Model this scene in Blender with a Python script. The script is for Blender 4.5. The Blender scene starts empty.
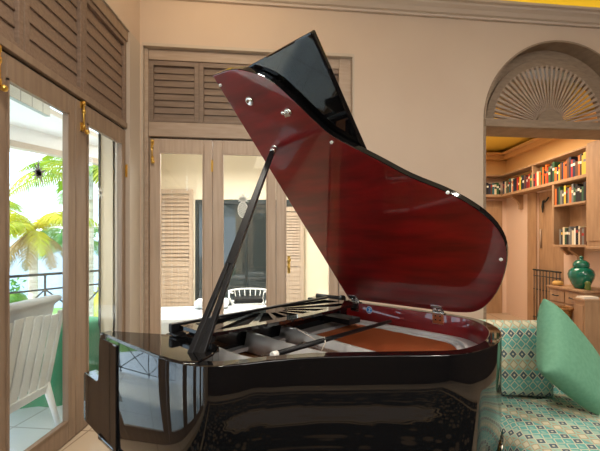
import bpy, bmesh, math, random
from mathutils import Vector, Matrix
random.seed(7)
C = bpy.context.scene.collection
SC = bpy.context.scene
PI = math.pi

def lin(r, g, b):
    f = lambda c: (c/255)/12.92 if c/255 <= .04045 else ((c/255+.055)/1.055)**2.4
    return (f(r), f(g), f(b), 1)

# ------------------------------------------------------------------ camera
cam = bpy.data.objects.new('camera', bpy.data.cameras.new('camera'))
C.objects.link(cam)
cam.location = (0, 0, 1.37); cam.rotation_euler = (PI/2, 0, 0)
cam.data.sensor_width = 36; cam.data.lens = 36*350/600
cam.data.shift_y = 18.5/600
cam.data.clip_start = .05; cam.data.clip_end = 2000
SC.camera = cam

# ------------------------------------------------------------------ world, sun, lights, exposure
SC.view_settings.view_transform = 'Standard'
SC.view_settings.look = 'None'
SC.view_settings.gamma = 1
SC.view_settings.use_curve_mapping = False
SC.view_settings.exposure = 0.0
W = bpy.data.worlds.new('sky'); SC.world = W; W.use_nodes = True
wn = W.node_tree.nodes; wl = W.node_tree.links
bg = wn['Background']; bg.inputs['Strength'].default_value = 3.5
tc = wn.new('ShaderNodeTexCoord'); sp = wn.new('ShaderNodeSeparateXYZ'); cr = wn.new('ShaderNodeValToRGB')
cr.color_ramp.elements[0].position = .0; cr.color_ramp.elements[0].color = (.74, .87, 1, 1)
cr.color_ramp.elements[1].position = .8; cr.color_ramp.elements[1].color = (.50, .72, 1, 1)
wl.new(tc.outputs['Generated'], sp.inputs[0]); wl.new(sp.outputs['Z'], cr.inputs[0]); wl.new(cr.outputs[0], bg.inputs['Color'])

def sun(name, direction, energy, col, angle=.03):
    l = bpy.data.lights.new(name, 'SUN'); l.energy = energy; l.color = col; l.angle = angle
    o = bpy.data.objects.new(name, l); C.objects.link(o); o.location = (-6, 6, 9)
    o.rotation_euler = Vector(direction).to_track_quat('-Z', 'Y').to_euler(); return o
sun('sun', (.78, .45, -.62), 7.5, (1, .88, .66))

def area(name, loc, size, energy, col, direction=(0, 0, -1), sy=None):
    l = bpy.data.lights.new(name, 'AREA'); l.energy = energy; l.color = col; l.size = size
    if sy: l.shape = 'RECTANGLE'; l.size_y = sy
    o = bpy.data.objects.new(name, l); C.objects.link(o); o.location = loc
    o.rotation_euler = Vector(direction).to_track_quat('-Z', 'Y').to_euler(); return o
for k_, (x_, y_) in enumerate(((-.4, .5), (2.5, .7), (.1, -1.7), (2.6, -1.7))): area('fill_light_room', (x_, y_, 4.15), .32, 50, (1, .92, .80))  # added fill lights that brighten the room, not known fittings
area('fill_light_rear', (1.0, -2.6, 3.7), 2.0, 40, (1, .95, .88))  # added fill behind the camera, no lamp known there
area('fill_light_high_rear', (2.9, -4.1, 3.0), 2.8, 140, (1, .96, .90), (-.25, 1, -.05), 1.1)  # added frontal fill for the arch, no window known there
area('fill_light_corner', (-.75, 2.3, 3.72), .5, 8, (1, .74, .46), (.05, .75, .25))  # added warm fill to brighten the upper left wall
area('fill_light_library', (2.9, 5.3, 3.0), 1.0, 58, (1, .80, .58))  # added warm fill for the library, no fitting seen
area('fill_light_porch', (-1.0, 5.0, 2.85), 1.6, 165, (1, .95, .88))  # added fill to brighten the back porch, no fitting seen

# ------------------------------------------------------------------ helpers
class MB:
    def __init__(s): s.bm = bmesh.new()
    def box(s, a, b, M=None):
        x0, y0, z0 = a; x1, y1, z1 = b
        P = [(x0,y0,z0),(x1,y0,z0),(x1,y1,z0),(x0,y1,z0),(x0,y0,z1),(x1,y0,z1),(x1,y1,z1),(x0,y1,z1)]
        v = [s.bm.verts.new((M @ Vector(p)) if M else p) for p in P]
        for f in ((0,3,2,1),(4,5,6,7),(0,1,5,4),(1,2,6,5),(2,3,7,6),(3,0,4,7)): s.bm.faces.new([v[i] for i in f])
        return s
    def obox(s, c, size, rot=(0,0,0)):
        from mathutils import Euler
        M = Matrix.Translation(c) @ Euler(rot).to_matrix().to_4x4()
        h = [q/2 for q in size]
        return s.box((-h[0],-h[1],-h[2]), (h[0],h[1],h[2]), M)
    def tube(s, pts, r, n=8, caps=True, closed=False):
        pts = [Vector(p) for p in pts]; m = len(pts)
        rr = r if isinstance(r, (list, tuple)) else [r]*m
        rings = []; up = None
        for i, p in enumerate(pts):
            if closed: t = pts[(i+1) % m]-pts[i-1]
            else: t = pts[min(i+1, m-1)]-pts[max(i-1, 0)]
            t.normalize()
            if up is None:
                up = Vector((0,0,1)) if abs(t.z) < .9 else Vector((1,0,0))
            a = (up - t*up.dot(t)).normalized(); up = a; b = t.cross(a)
            rings.append([s.bm.verts.new(p + (a*math.cos(2*PI*k/n)+b*math.sin(2*PI*k/n))*rr[i]) for k in range(n)])
        for i in range(m if closed else m-1):
            A = rings[i]; B = rings[(i+1) % m]
            for k in range(n):
                f = s.bm.faces.new((A[k], A[(k+1) % n], B[(k+1) % n], B[k])); f.smooth = True
        if caps and not closed:
            s.bm.faces.new(rings[0][::-1]); s.bm.faces.new(rings[-1])
        return s
    def lathe(s, prof, c=(0,0,0), n=24, M=None):
        rings = []
        for r, z in prof:
            ring = []
            for k in range(n):
                p = Vector((r*math.cos(2*PI*k/n), r*math.sin(2*PI*k/n), z))
                p = (M @ p) if M else p + Vector(c)
                ring.append(s.bm.verts.new(p))
            rings.append(ring)
        for A, B in zip(rings, rings[1:]):
            for k in range(n):
                f = s.bm.faces.new((A[k], A[(k+1) % n], B[(k+1) % n], B[k])); f.smooth = True
        s.bm.faces.new(rings[0][::-1]); s.bm.faces.new(rings[-1])
        return s
    def prism(s, poly, z0, z1, M=None, smooth=False):
        f = (lambda p: M @ Vector(p)) if M else (lambda p: Vector(p))
        a = [s.bm.verts.new(f((p[0], p[1], z0))) for p in poly]
        b = [s.bm.verts.new(f((p[0], p[1], z1))) for p in poly]
        n = len(poly)
        s.bm.faces.new(a[::-1]); s.bm.faces.new(b)
        for i in range(n):
            q = s.bm.faces.new((a[i], a[(i+1) % n], b[(i+1) % n], b[i])); q.smooth = smooth
        return s
    def wall(s, poly, off, z0, z1, closed=False):
        """ribbon with thickness: poly and off are matching outer and inner 2D lines"""
        n = len(poly)
        V = [[s.bm.verts.new((p[0], p[1], z)) for z in (z0, z1)] + [s.bm.verts.new((q[0], q[1], z)) for z in (z1, z0)] for p, q in zip(poly, off)]
        for i in range(n if closed else n-1):
            A = V[i]; B = V[(i+1) % n]
            for k in range(4):
                f = s.bm.faces.new((A[k], B[k], B[(k+1) % 4], A[(k+1) % 4])); f.smooth = k in (0, 2)
        if not closed:
            s.bm.faces.new(V[0]); s.bm.faces.new(V[-1][::-1])
        return s
    def build(s, name, mat, parent=None, bevel=0, smooth=False, loc=None):
        bmesh.ops.recalc_face_normals(s.bm, faces=s.bm.faces[:])
        me = bpy.data.meshes.new(name); s.bm.to_mesh(me); s.bm.free()
        mats = mat if isinstance(mat, (list, tuple)) else [mat]
        for m in mats: me.materials.append(m)
        if smooth:
            for p in me.polygons: p.use_smooth = True
        o = bpy.data.objects.new(name, me); C.objects.link(o)
        if parent: o.parent = parent
        if loc: o.location = loc
        if bevel:
            b = o.modifiers.new('bevel', 'BEVEL'); b.width = bevel; b.segments = 2; b.limit_method = 'ANGLE'; b.angle_limit = .7
        return o

def thing(name, label, cat, loc=(0,0,0), rz=0, group=None):
    o = bpy.data.objects.new(name, None); C.objects.link(o)
    o.empty_display_size = .1
    o.location = loc; o.rotation_euler = (0, 0, rz); o['label'] = label; o['category'] = cat
    if group: o['group'] = group
    return o
def tag(o, label, cat, group=None, kind=None):
    o['label'] = label; o['category'] = cat
    if group: o['group'] = group
    if kind: o['kind'] = kind
    return o
def st(o, label=None):
    o['kind'] = 'structure'
    if label: o['label'] = label
    return o
def sempty(name, loc=(0,0,0), rz=0, label=None):
    o = bpy.data.objects.new(name, None); C.objects.link(o); o.location = loc; o.rotation_euler = (0,0,rz)
    return st(o, label)
def cat_rom(P, k=6, closed=False):
    out = []; n = len(P)
    rng = range(n) if closed else range(n-1)
    for i in rng:
        p0 = P[i-1] if (closed or i > 0) else P[0]; p1 = P[i]; p2 = P[(i+1) % n]
        p3 = P[(i+2) % n] if (closed or i < n-2) else P[-1]
        for j in range(k):
            t = j/k
            out.append(tuple(.5*((2*b)+(-a+c)*t+(2*a-5*b+4*c-d)*t*t+(-a+3*b-3*c+d)*t**3) for a, b, c, d in zip(p0, p1, p2, p3)))
    if not closed: out.append(tuple(P[-1]))
    return out
def offset(poly, d):
    n = len(poly); out = []
    for i, p in enumerate(poly):
        a = poly[max(i-1, 0)]; b = poly[min(i+1, n-1)]
        t = Vector((b[0]-a[0], b[1]-a[1]))
        if t.length == 0: t = Vector((1, 0))
        t.normalize(); out.append((p[0]-t.y*d, p[1]+t.x*d))
    return out

# ------------------------------------------------------------------ materials
def mat(name, col, rough=.6, metal=0, spec=.5, coat=0, noise=None, emit=None, trans=None):
    m = bpy.data.materials.new(name); m.use_nodes = True; nt = m.node_tree
    b = nt.nodes['Principled BSDF']
    b.inputs['Base Color'].default_value = col; b.inputs['Roughness'].default_value = rough
    b.inputs['Metallic'].default_value = metal; b.inputs['Specular IOR Level'].default_value = spec
    b.inputs['Coat Weight'].default_value = coat; b.inputs['Coat Roughness'].default_value = .03
    if emit: b.inputs['Emission Color'].default_value = col; b.inputs['Emission Strength'].default_value = emit
    if noise:
        col2, scale, mode = noise[:3]
        t = nt.nodes.new('ShaderNodeTexCoord'); mp = nt.nodes.new('ShaderNodeMapping'); n = nt.nodes.new('ShaderNodeTexNoise'); r = nt.nodes.new('ShaderNodeMix')
        r.data_type = 'RGBA'; ramp = nt.nodes.new('ShaderNodeValToRGB')
        mp.inputs['Scale'].default_value = scale; n.inputs['Scale'].default_value = 1; n.inputs['Detail'].default_value = 5
        ramp.color_ramp.elements[0].position = .35; ramp.color_ramp.elements[1].position = .65
        nt.links.new(t.outputs[mode], mp.inputs[0]); nt.links.new(mp.outputs[0], n.inputs[0]); nt.links.new(n.outputs[0], ramp.inputs[0])
        nt.links.new(ramp.outputs[0], r.inputs[0]); r.inputs[6].default_value = col; r.inputs[7].default_value = col2
        nt.links.new(r.outputs[2], b.inputs['Base Color'])
    if trans:
        tr = nt.nodes.new('ShaderNodeBsdfTranslucent'); mx = nt.nodes.new('ShaderNodeMixShader'); mx.inputs[0].default_value = trans
        tr.inputs[0].default_value = col; nt.links.new(b.outputs[0], mx.inputs[1]); nt.links.new(tr.outputs[0], mx.inputs[2])
        nt.links.new(mx.outputs[0], nt.nodes['Material Output'].inputs[0])
    return m
M = {}
M['wall'] = mat('wall_paint', lin(204,184,164), .85, noise=(lin(200,179,159), (1.5,1.5,1.5), 'Object'))
M['trimgrey'] = mat('trim_paint', lin(190,176,160), .6)
M['crown'] = mat('crown_paint', lin(194,178,162), .6)
M['ceil'] = mat('ceiling_paint', lin(228,214,190), .9)
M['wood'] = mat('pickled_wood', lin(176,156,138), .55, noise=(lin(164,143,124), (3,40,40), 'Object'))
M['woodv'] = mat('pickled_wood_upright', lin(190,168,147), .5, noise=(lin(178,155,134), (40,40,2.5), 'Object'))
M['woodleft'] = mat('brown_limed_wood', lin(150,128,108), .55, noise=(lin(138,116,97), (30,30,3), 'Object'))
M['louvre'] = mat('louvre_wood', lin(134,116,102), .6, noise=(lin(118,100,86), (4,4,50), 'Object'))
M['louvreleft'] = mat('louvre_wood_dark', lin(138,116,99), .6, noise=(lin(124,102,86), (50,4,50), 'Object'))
M['arch'] = mat('arch_wood', lin(150,130,110), .6, noise=(lin(136,116,96), (10,10,40), 'Object'))
M['brass'] = mat('brass', lin(228,188,96), .35, 1)
M['blackmetal'] = mat('black_iron', lin(35,42,42), .5, .2)
M['chrome'] = mat('chrome', (.85,.84,.82,1), .12, 1)
M['black'] = mat('black_lacquer', (.004,.004,.0045,1), .03, 0, .6, .2)
M['matblack'] = mat('black_satin', (.006,.006,.007,1), .35, 0, .25)
M['mahog'] = mat('mahogany_lacquer', lin(132,16,18), .3, 0, .3, 1, noise=(lin(92,10,10), (3,14,3), 'Object'))
M['gapshade'] = mat('painted_gap_shade', (.02,.015,.012,1), .8)  # shade between parts, put into the colour
M['plate'] = mat('silver_plate_paint', lin(200,200,200), .35, .25)
M['board'] = mat('soundboard_spruce', lin(168,112,70), .5, noise=(lin(130,82,48), (2,30,2), 'Object'))
M['felt'] = mat('red_felt_band', lin(196,100,60), .9)
M['string'] = mat('copper_strings', lin(205,115,70), .35, .8)
M['white'] = mat('white_paint', lin(244,244,242), .5)
M['whitecloth'] = mat('white_cloth', lin(216,220,224), .9)
M['porchwall'] = mat('porch_wall', lin(232,218,194), .8)
M['porchpost'] = mat('porch_post', lin(222,200,170), .7)
M['greencloth'] = mat('green_cloth', lin(40,140,100), .8)
M['greenpillow'] = mat('mint_cotton', lin(104,156,128), .75, noise=(lin(96,148,120), (60,60,60), 'Object'))
M['jar'] = mat('teal_glaze', lin(0,118,98), .12, 0, .6, .5, noise=(lin(0,100,80), (9,9,9), 'Object'))
M['shelf'] = mat('library_wood', lin(178,144,110), .6, noise=(lin(162,128,96), (20,20,3), 'Object'))
M['libwall'] = mat('library_wall', lin(226,200,180), .85)
M['libupper'] = mat('library_frieze', lin(226,186,130), .85)
M['cove'] = mat('cove_strip', (1, .70, .10, 1), .5, emit=4)
M['unseendark'] = mat('unseen_wall_dark', lin(66,48,36), .6, noise=(lin(48,34,26), (2,2,9), 'Object'))  # dark tone given to unseen walls to darken the piano reflection
M['coveglow'] = mat('painted_cove_glow', lin(245,220,70), .8)  # yellow light of the cove put into the wall colour
M['ceilglow'] = mat('ceiling_painted_glow', lin(245,215,90), .8)  # yellow cove light put into the ceiling colour
M['yellowstone'] = mat('yellow_ceramic', lin(215,170,95), .6)
M['olive'] = mat('olive_ceramic', lin(95,110,50), .4)
M['wicker'] = mat('wicker', lin(170,120,60), .7, noise=(lin(110,72,35), (60,60,60), 'Object'))
M['paper'] = mat('paper', lin(235,225,210), .7)
M['frost'] = mat('frosted_decal', lin(240,240,232), .6)
M['greydecal'] = mat('grey_decal', lin(165,162,170), .7, trans=.4)
M['stickerblue'] = mat('sticker_blue', lin(50,130,205), .3)
M['stickerwhite'] = mat('sticker_white', lin(215,225,230), .3)
M['trunk'] = mat('palm_trunk', lin(200,190,170), .8, noise=(lin(170,155,135), (3,3,14), 'Object'))
M['palm'] = mat('palm_frond', lin(120,165,30), .45, noise=(lin(225,205,25), (1.2,1.2,1.2), 'Object'), trans=.45)
M['palmy'] = mat('palm_frond_yellow', lin(215,200,30), .45, noise=(lin(120,160,45), (1.4,1.4,1.4), 'Object'), trans=.45)
M['palmd'] = mat('palm_frond_deep', lin(62,128,62), .45, noise=(lin(130,170,50), (1.2,1.2,1.2), 'Object'), trans=.4)
M['palmbrown'] = mat('palm_frond_dry', lin(165,135,90), .8, noise=(lin(110,110,60), (2,2,2), 'Object'), trans=.3)
M['hedge'] = mat('hedge_leaves', lin(80,140,35), .7, noise=(lin(170,185,40), (2,2,2), 'Object'), trans=.3)
M['lawn'] = mat('lawn_grass', lin(90,135,55), .9, noise=(lin(120,155,70), (.6,.6,.6), 'Object'))
M['sea'] = mat('sea_water', lin(135,158,172), .6)
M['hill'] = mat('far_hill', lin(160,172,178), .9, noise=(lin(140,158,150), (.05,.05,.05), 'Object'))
M['chaise'] = None

def glass_mat(name='pane_glass', refl=.9):
    m = bpy.data.materials.new(name); m.use_nodes = True; nt = m.node_tree; nt.nodes.clear()
    o = nt.nodes.new('ShaderNodeOutputMaterial'); mx = nt.nodes.new('ShaderNodeMixShader')
    t = nt.nodes.new('ShaderNodeBsdfTransparent'); g = nt.nodes.new('ShaderNodeBsdfGlossy'); fr = nt.nodes.new('ShaderNodeFresnel')
    fr.inputs[0].default_value = 1.45; g.inputs['Roughness'].default_value = 0; t.inputs[0].default_value = (.96,.98,.97,1)
    mul = nt.nodes.new('ShaderNodeMath'); mul.operation = 'MULTIPLY'; mul.inputs[1].default_value = refl
    geo = nt.nodes.new('ShaderNodeNewGeometry'); io = nt.nodes.new('ShaderNodeMapRange')
    io.inputs['To Min'].default_value = 1.45; io.inputs['To Max'].default_value = 1/1.45     # same reflectance on the way out of the pane
    nt.links.new(geo.outputs['Backfacing'], io.inputs['Value']); nt.links.new(io.outputs['Result'], fr.inputs[0])
    nt.links.new(fr.outputs[0], mul.inputs[0]); nt.links.new(mul.outputs[0], mx.inputs[0])
    nt.links.new(t.outputs[0], mx.inputs[1]); nt.links.new(g.outputs[0], mx.inputs[2]); nt.links.new(mx.outputs[0], o.inputs[0])
    return m
M['glass'] = glass_mat()
M['darkglass'] = mat('dark_glass', lin(48,54,54), .03, 0, .8)

def tile_mat(name, c1, c2, grout, size, rot=0, rough=.2):
    m = bpy.data.materials.new(name); m.use_nodes = True; nt = m.node_tree; b = nt.nodes['Principled BSDF']
    t = nt.nodes.new('ShaderNodeTexCoord'); mp = nt.nodes.new('ShaderNodeMapping'); br = nt.nodes.new('ShaderNodeTexBrick')
    mp.inputs['Rotation'].default_value = (0, 0, rot)
    br.offset = 0; br.inputs['Scale'].default_value = 1; br.inputs['Brick Width'].default_value = size; br.inputs['Row Height'].default_value = size
    br.inputs['Mortar Size'].default_value = .006; br.inputs['Color1'].default_value = c1; br.inputs['Color2'].default_value = c2; br.inputs['Mortar'].default_value = grout
    nt.links.new(t.outputs['Object'], mp.inputs[0]); nt.links.new(mp.outputs[0], br.inputs[0]); nt.links.new(br.outputs[0], b.inputs['Base Color'])
    b.inputs['Roughness'].default_value = rough
    return m
M['floor'] = tile_mat('floor_tile', lin(196,176,152), lin(190,170,146), lin(150,130,110), .6, .1)
M['porchfloor'] = tile_mat('porch_tile', lin(222,227,230), lin(216,221,225), lin(170,172,172), .6, .1, .3)
M['boards'] = tile_mat('white_boards', lin(236,240,238), lin(230,235,233), lin(185,192,192), .14)

def math_node(nt, op, a, b=None):
    n = nt.nodes.new('ShaderNodeMath'); n.operation = op
    for i, q in enumerate((a, b)):
        if q is None: continue
        if isinstance(q, (int, float)): n.inputs[i].default_value = q
        else: nt.links.new(q, n.inputs[i])
    return n.outputs[0]
def fabric_mat():
    """rows of small lozenges and ringed ovals, woven in teal, slate, tan and cream (uses the UV map, in metres)"""
    m = bpy.data.materials.new('lozenge_fabric'); m.use_nodes = True; nt = m.node_tree; b = nt.nodes['Principled BSDF']
    b.inputs['Roughness'].default_value = .85
    uv = nt.nodes.new('ShaderNodeUVMap'); s = nt.nodes.new('ShaderNodeSeparateXYZ'); nt.links.new(uv.outputs[0], s.inputs[0])
    PW, PH = .048, .056
    v = math_node(nt, 'DIVIDE', s.outputs['Y'], PH); row = math_node(nt, 'FLOOR', v); fv = math_node(nt, 'SUBTRACT', math_node(nt, 'FRACT', v), .5)
    u = math_node(nt, 'DIVIDE', s.outputs['X'], PW); fu = math_node(nt, 'SUBTRACT', math_node(nt, 'FRACT', u), .5)
    d = math_node(nt, 'ADD', math_node(nt, 'ABSOLUTE', fu), math_node(nt, 'ABSOLUTE', fv))   # 0 in the middle, 1 in the corner
    r4 = math_node(nt, 'MODULO', math_node(nt, 'ADD', row, 400), 4)
    def ramp(stops):
        r = nt.nodes.new('ShaderNodeValToRGB'); r.color_ramp.interpolation = 'CONSTANT'
        e = r.color_ramp.elements
        e[0].position = stops[0][0]; e[0].color = stops[0][1]; e[1].position = stops[1][0]; e[1].color = stops[1][1]
        for p, c in stops[2:]:
            q = e.new(p); q.color = c
        nt.links.new(d, r.inputs[0]); return r.outputs[0]
    cream = lin(206,200,172); teal = lin(104,168,160); slate = lin(78,98,108); tan = lin(180,160,130); sage = lin(160,190,172)
    rs = [ramp([(0, cream), (.13, slate), (.40, cream), (.52, sage)]), ramp([(0, teal), (.38, cream), (.5, teal), (.75, sage)]),
          ramp([(0, cream), (.13, slate), (.40, cream), (.52, teal)]), ramp([(0, cream), (.34, tan), (.50, sage), (.72, tan)])]
    cur = rs[0]
    for i in (1, 2, 3):
        g = math_node(nt, 'GREATER_THAN', r4, i-.5); mx = nt.nodes.new('ShaderNodeMix'); mx.data_type = 'RGBA'
        nt.links.new(g, mx.inputs[0]); nt.links.new(cur, mx.inputs[6]); nt.links.new(rs[i], mx.inputs[7]); cur = mx.outputs[2]
    nt.links.new(cur, b.inputs['Base Color'])
    return m
M['fabric'] = fabric_mat()

def rug_mat():
    m = bpy.data.materials.new('oriental_rug'); m.use_nodes = True; nt = m.node_tree; b = nt.nodes['Principled BSDF']
    b.inputs['Roughness'].default_value = .95
    t = nt.nodes.new('ShaderNodeTexCoord'); s = nt.nodes.new('ShaderNodeSeparateXYZ'); nt.links.new(t.outputs['Object'], s.inputs[0])
    x = math_node(nt, 'ABSOLUTE', s.outputs['X']); y = math_node(nt, 'ABSOLUTE', s.outputs['Y'])
    # distance to the edge -> border; ellipse -> medallion
    e = math_node(nt, 'MAXIMUM', math_node(nt, 'DIVIDE', x, 2.2), math_node(nt, 'DIVIDE', y, 2.4))
    ell = math_node(nt, 'SQRT', math_node(nt, 'ADD', math_node(nt, 'POWER', math_node(nt, 'DIVIDE', x, .8), 2), math_node(nt, 'POWER', math_node(nt, 'DIVIDE', y, .5), 2)))
    vor = nt.nodes.new('ShaderNodeTexVoronoi'); vor.inputs['Scale'].default_value = 6.5; nt.links.new(t.outputs['Object'], vor.inputs[0])
    fl = math_node(nt, 'LESS_THAN', vor.outputs[0], .36)
    wob = math_node(nt, 'ADD', ell, math_node(nt, 'MULTIPLY', math_node(nt, 'SINE', math_node(nt, 'MULTIPLY', math_node(nt, 'ARCTAN2', s.outputs['Y'], s.outputs['X']), 12)), .06))
    r = nt.nodes.new('ShaderNodeValToRGB'); r.color_ramp.interpolation = 'CONSTANT'; el = r.color_ramp.elements
    dk = lin(15,13,13); bei = lin(150,128,100); red = lin(70,40,32)
    el[0].position = 0; el[0].color = lin(125,114,108); el[1].position = .7; el[1].color = bei
    for p, c in ((.78, dk), (.84, bei), (.9, dk)):
        q = el.new(p); q.color = c
    nt.links.new(wob, r.inputs[0])
    m1 = nt.nodes.new('ShaderNodeMix'); m1.data_type = 'RGBA'; m1.inputs[7].default_value = lin(120,100,80)
    nt.links.new(math_node(nt, 'MULTIPLY', fl, .75), m1.inputs[0]); nt.links.new(r.outputs[0], m1.inputs[6])
    r2 = nt.nodes.new('ShaderNodeValToRGB'); r2.color_ramp.interpolation = 'CONSTANT'; el = r2.color_ramp.elements
    el[0].position = 0; el[0].color = (0,0,0,1); el[1].position = .76; el[1].color = (1,1,1,1)
    q = el.new(.8); q.color = (0,0,0,1); q = el.new(.95); q.color = (1,1,1,1)
    nt.links.new(e, r2.inputs[0]); m2 = nt.nodes.new('ShaderNodeMix'); m2.data_type = 'RGBA'
    nt.links.new(r2.outputs[0], m2.inputs[0]); nt.links.new(m1.outputs[2], m2.inputs[6]); m2.inputs[7].default_value = bei
    nt.links.new(m2.outputs[2], b.inputs['Base Color']); return m
M['rug'] = rug_mat()
mb_ = M['mahog'].node_tree.nodes['Principled BSDF']; mb_.inputs['Coat Weight'].default_value = 1; mb_.inputs['Coat IOR'].default_value = 1.55; mb_.inputs['Coat Roughness'].default_value = .02

# ================================================================== STRUCTURE
K = .1; D0 = 3.565; TH = math.atan(K)                  # the back wall runs very slightly away to the right
BW = Matrix.Translation((0, D0, 0)) @ Matrix.Rotation(TH, 4, 'Z')    # local: x along the wall, y into the wall, z up
CA = math.cos(TH)
def bwx(px, d=0):   # local x on the back wall (or on a plane d behind it) of a sight line through column px
    tau = (px-300)/350; dd = D0 + d/CA
    return tau*dd/(1-K*tau)/CA + d*math.tan(TH)

fl = MB().box((-1.62, -4.2, -.12), (4.6, 7.4, 0)).build('floor', M['floor']); st(fl, 'pale beige tiled floor of the room')
ce = MB().box((-1.75, -4.2, 4.22), (4.6, 7.4, 4.32)).build('ceiling', M['ceil']); st(ce, 'cream ceiling above the cornice')

# left wall: face at x=-1.56, opening 3.32 high, y -2.2 .. 3.20
LX = -1.56
m = MB(); m.box((LX-.22, -4.2, 3.32), (LX, 3.42, 4.22)); m.box((LX-.22, -4.2, 0), (LX, -2.25, 3.32)); m.box((LX-.16, 3.215, 0), (LX, 3.42, 3.32))
wl_ = m.build('wall_left', [M['wall']]); st(wl_, 'tan wall above the left glazed doors')
m = MB(); m.box((LX-.2, -2.25, 3.312), (LX+.002, 3.215, 3.325)); m.box((LX-.1, 3.205, 0), (LX+.002, 3.42, 3.322)); st(m.build('trim_1', M['trimgrey']), 'grey reveal around the left opening')

# back wall, with the louvre/door opening and the arch
O1, O2 = bwx(142.5), bwx(353); AC = bwx(561); AR = .905; SPZ = 2.70; A1, A2 = AC-AR, AC+AR
T = .2
m = MB()
m.box((-1.62, 0, 0), (O1, T, 4.22), BW); m.box((O1, 0, 3.32), (O2, T, 4.22), BW)
m.box((O2, 0, 0), (A1, T, 4.22), BW); m.box((A2, 0, 0), (4.75, T, 4.22), BW)
N = 40
arc = [(AC-AR*math.cos(PI*i/N), SPZ+AR*math.sin(PI*i/N)) for i in range(N+1)]
for (xa, za), (xb, zb) in zip(arc, arc[1:]):
    P = [(xa,0,za),(xb,0,zb),(xb,0,4.22),(xa,0,4.22)]
    A = [m.bm.verts.new(BW @ Vector(p)) for p in P]; B = [m.bm.verts.new(BW @ Vector((p[0],T,p[2]))) for p in P]
    m.bm.faces.new(A); m.bm.faces.new(B[::-1])
    for k in range(4): m.bm.faces.new((A[k], A[(k+1) % 4], B[(k+1) % 4], B[k]))
st(m.build('wall_back', M['wall']), 'tan back wall with the arched opening')
st(MB().box((4.5, -4.2, 0), (4.62, 7.4, 4.22)).build('wall_right', M['unseendark']), 'room wall out of view, coloured dark for the piano reflection')
st(MB().box((-1.62, -4.3, 0), (4.6, -4.2, 4.22)).build('wall_front', M['unseendark']), 'wall behind the viewer, coloured dark for the piano reflection')
# grey reveal of back opening
m = MB(); m.box((O1-.004, -.003, 3.305), (O2+.012, T, 3.335), BW); m.box((O1-.012, -.003, 0), (O1+.004, T, 3.32), BW); m.box((O2-.004, -.003, 0), (O2+.014, T, 3.32), BW)
st(m.build('trim_2', M['trimgrey']), 'grey reveal around the back doors')
# cornice with cove behind it
def cornice(Mt, x0, x1, name, label):
    prof = [(0, 3.765), (-.03, 3.765), (-.035, 3.785), (-.06, 3.79), (-.085, 3.82), (-.12, 3.84), (-.13, 3.855), (-.16, 3.86), (-.16, 3.885), (-.145, 3.885), (-.145, 3.865), (0, 3.865)]
    mm = MB(); A = [mm.bm.verts.new(Mt @ Vector((x0, y, z))) for y, z in prof]; B = [mm.bm.verts.new(Mt @ Vector((x1, y, z))) for y, z in prof]
    mm.bm.faces.new(A); mm.bm.faces.new(B[::-1])
    for k in range(len(prof)): mm.bm.faces.new((A[k], A[(k+1) % len(prof)], B[(k+1) % len(prof)], B[k]))
    return st(mm.build(name, M['crown']), label)
cornice(BW, -1.55, 4.7, 'trim_3', 'grey cornice along the back wall')
ML = Matrix.Translation((LX, 0, 0)) @ Matrix.Rotation(PI/2, 4, 'Z')
cornice(ML, -4.2, 3.41, 'trim_4', 'grey cornice along the left wall')
o = MB().box((-1.2, -.12, 3.868), (4.5, -.06, 3.882), BW).build('cove_light', M['cove']); tag(o, 'glowing yellow light strip on top of the back wall cornice', 'light')
st(MB().box((-1.2, -.012, 3.90), (4.5, -.001, 4.215), BW).build('trim_14', M['coveglow']), 'band above the cornice coloured with the yellow cove glow')
# arch edging bead
m = MB()
ed = [(AC-AR-.0, 0)] + arc + [(AC+AR, 0)]
ed2 = [(AC-AR+.028, 0)] + [(AC-(AR-.02)*math.cos(PI*i/N), SPZ+(AR-.02)*math.sin(PI*i/N)) for i in range(N+1)] + [(AC+AR-.02, 0)]
V = [[m.bm.verts.new(BW @ Vector((p[0], y, p[1]))) for y in (-.012, .21)] + [m.bm.verts.new(BW @ Vector((q[0], y, q[1]))) for y in (.21, -.012)] for p, q in zip(ed, ed2)]
for A, B in zip(V, V[1:]):
    for k in range(4): m.bm.faces.new((A[k], B[k], B[(k+1) % 4], A[(k+1) % 4]))
m.bm.faces.new(V[0]); m.bm.faces.new(V[-1][::-1])
st(m.build('trim_5', M['arch']), 'brown wooden lining of the arch')

# ---- sunburst fanlight in the arch
AX = bwx(561); FZ = 2.715
fan = thing('sunburst_fanlight', 'brown wooden sunburst fan grille filling the top of the archway', 'fanlight', BW @ Vector((AX-.03, .13, FZ)), TH)
m = MB(); m.box((-.87, -.16, -.085), (.90, -.12, -.0)); m.build('transom_edge', M['arch'], fan, .006)
m = MB(); m.box((-.86, -.12, -.085), (.90, .18, -.01)); m.build('transom_beam', M['arch'], fan)
def halfring(m, r0, r1, y0, y1, n=40):
    V = []
    for i in range(n+1):
        a = PI*i/n; c, s_ = math.cos(a), math.sin(a)
        V.append([m.bm.verts.new(q) for q in ((r0*c, y0, r0*s_), (r1*c, y0, r1*s_), (r1*c, y1, r1*s_), (r0*c, y1, r0*s_))])
    for A, B in zip(V, V[1:]):
        for k in range(4): m.bm.faces.new((A[k], B[k], B[(k+1) % 4], A[(k+1) % 4]))
    m.bm.faces.new(V[0]); m.bm.faces.new(V[-1][::-1])
m = MB(); halfring(m, .75, .90, .03, .07); m.build('outer_arch_rail', M['arch'], fan, .004)
m = MB(); halfring(m, .665, .76, .0, .05); m.build('inner_arch_rail', M['arch'], fan, .004)
m = MB(); m.prism([(.17*math.cos(PI*i/20), .17*math.sin(PI*i/20)) for i in range(21)], -.03, .03, Matrix.Rotation(PI/2, 4, 'X'))
m.build('hub', M['arch'], fan, .006)
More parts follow.
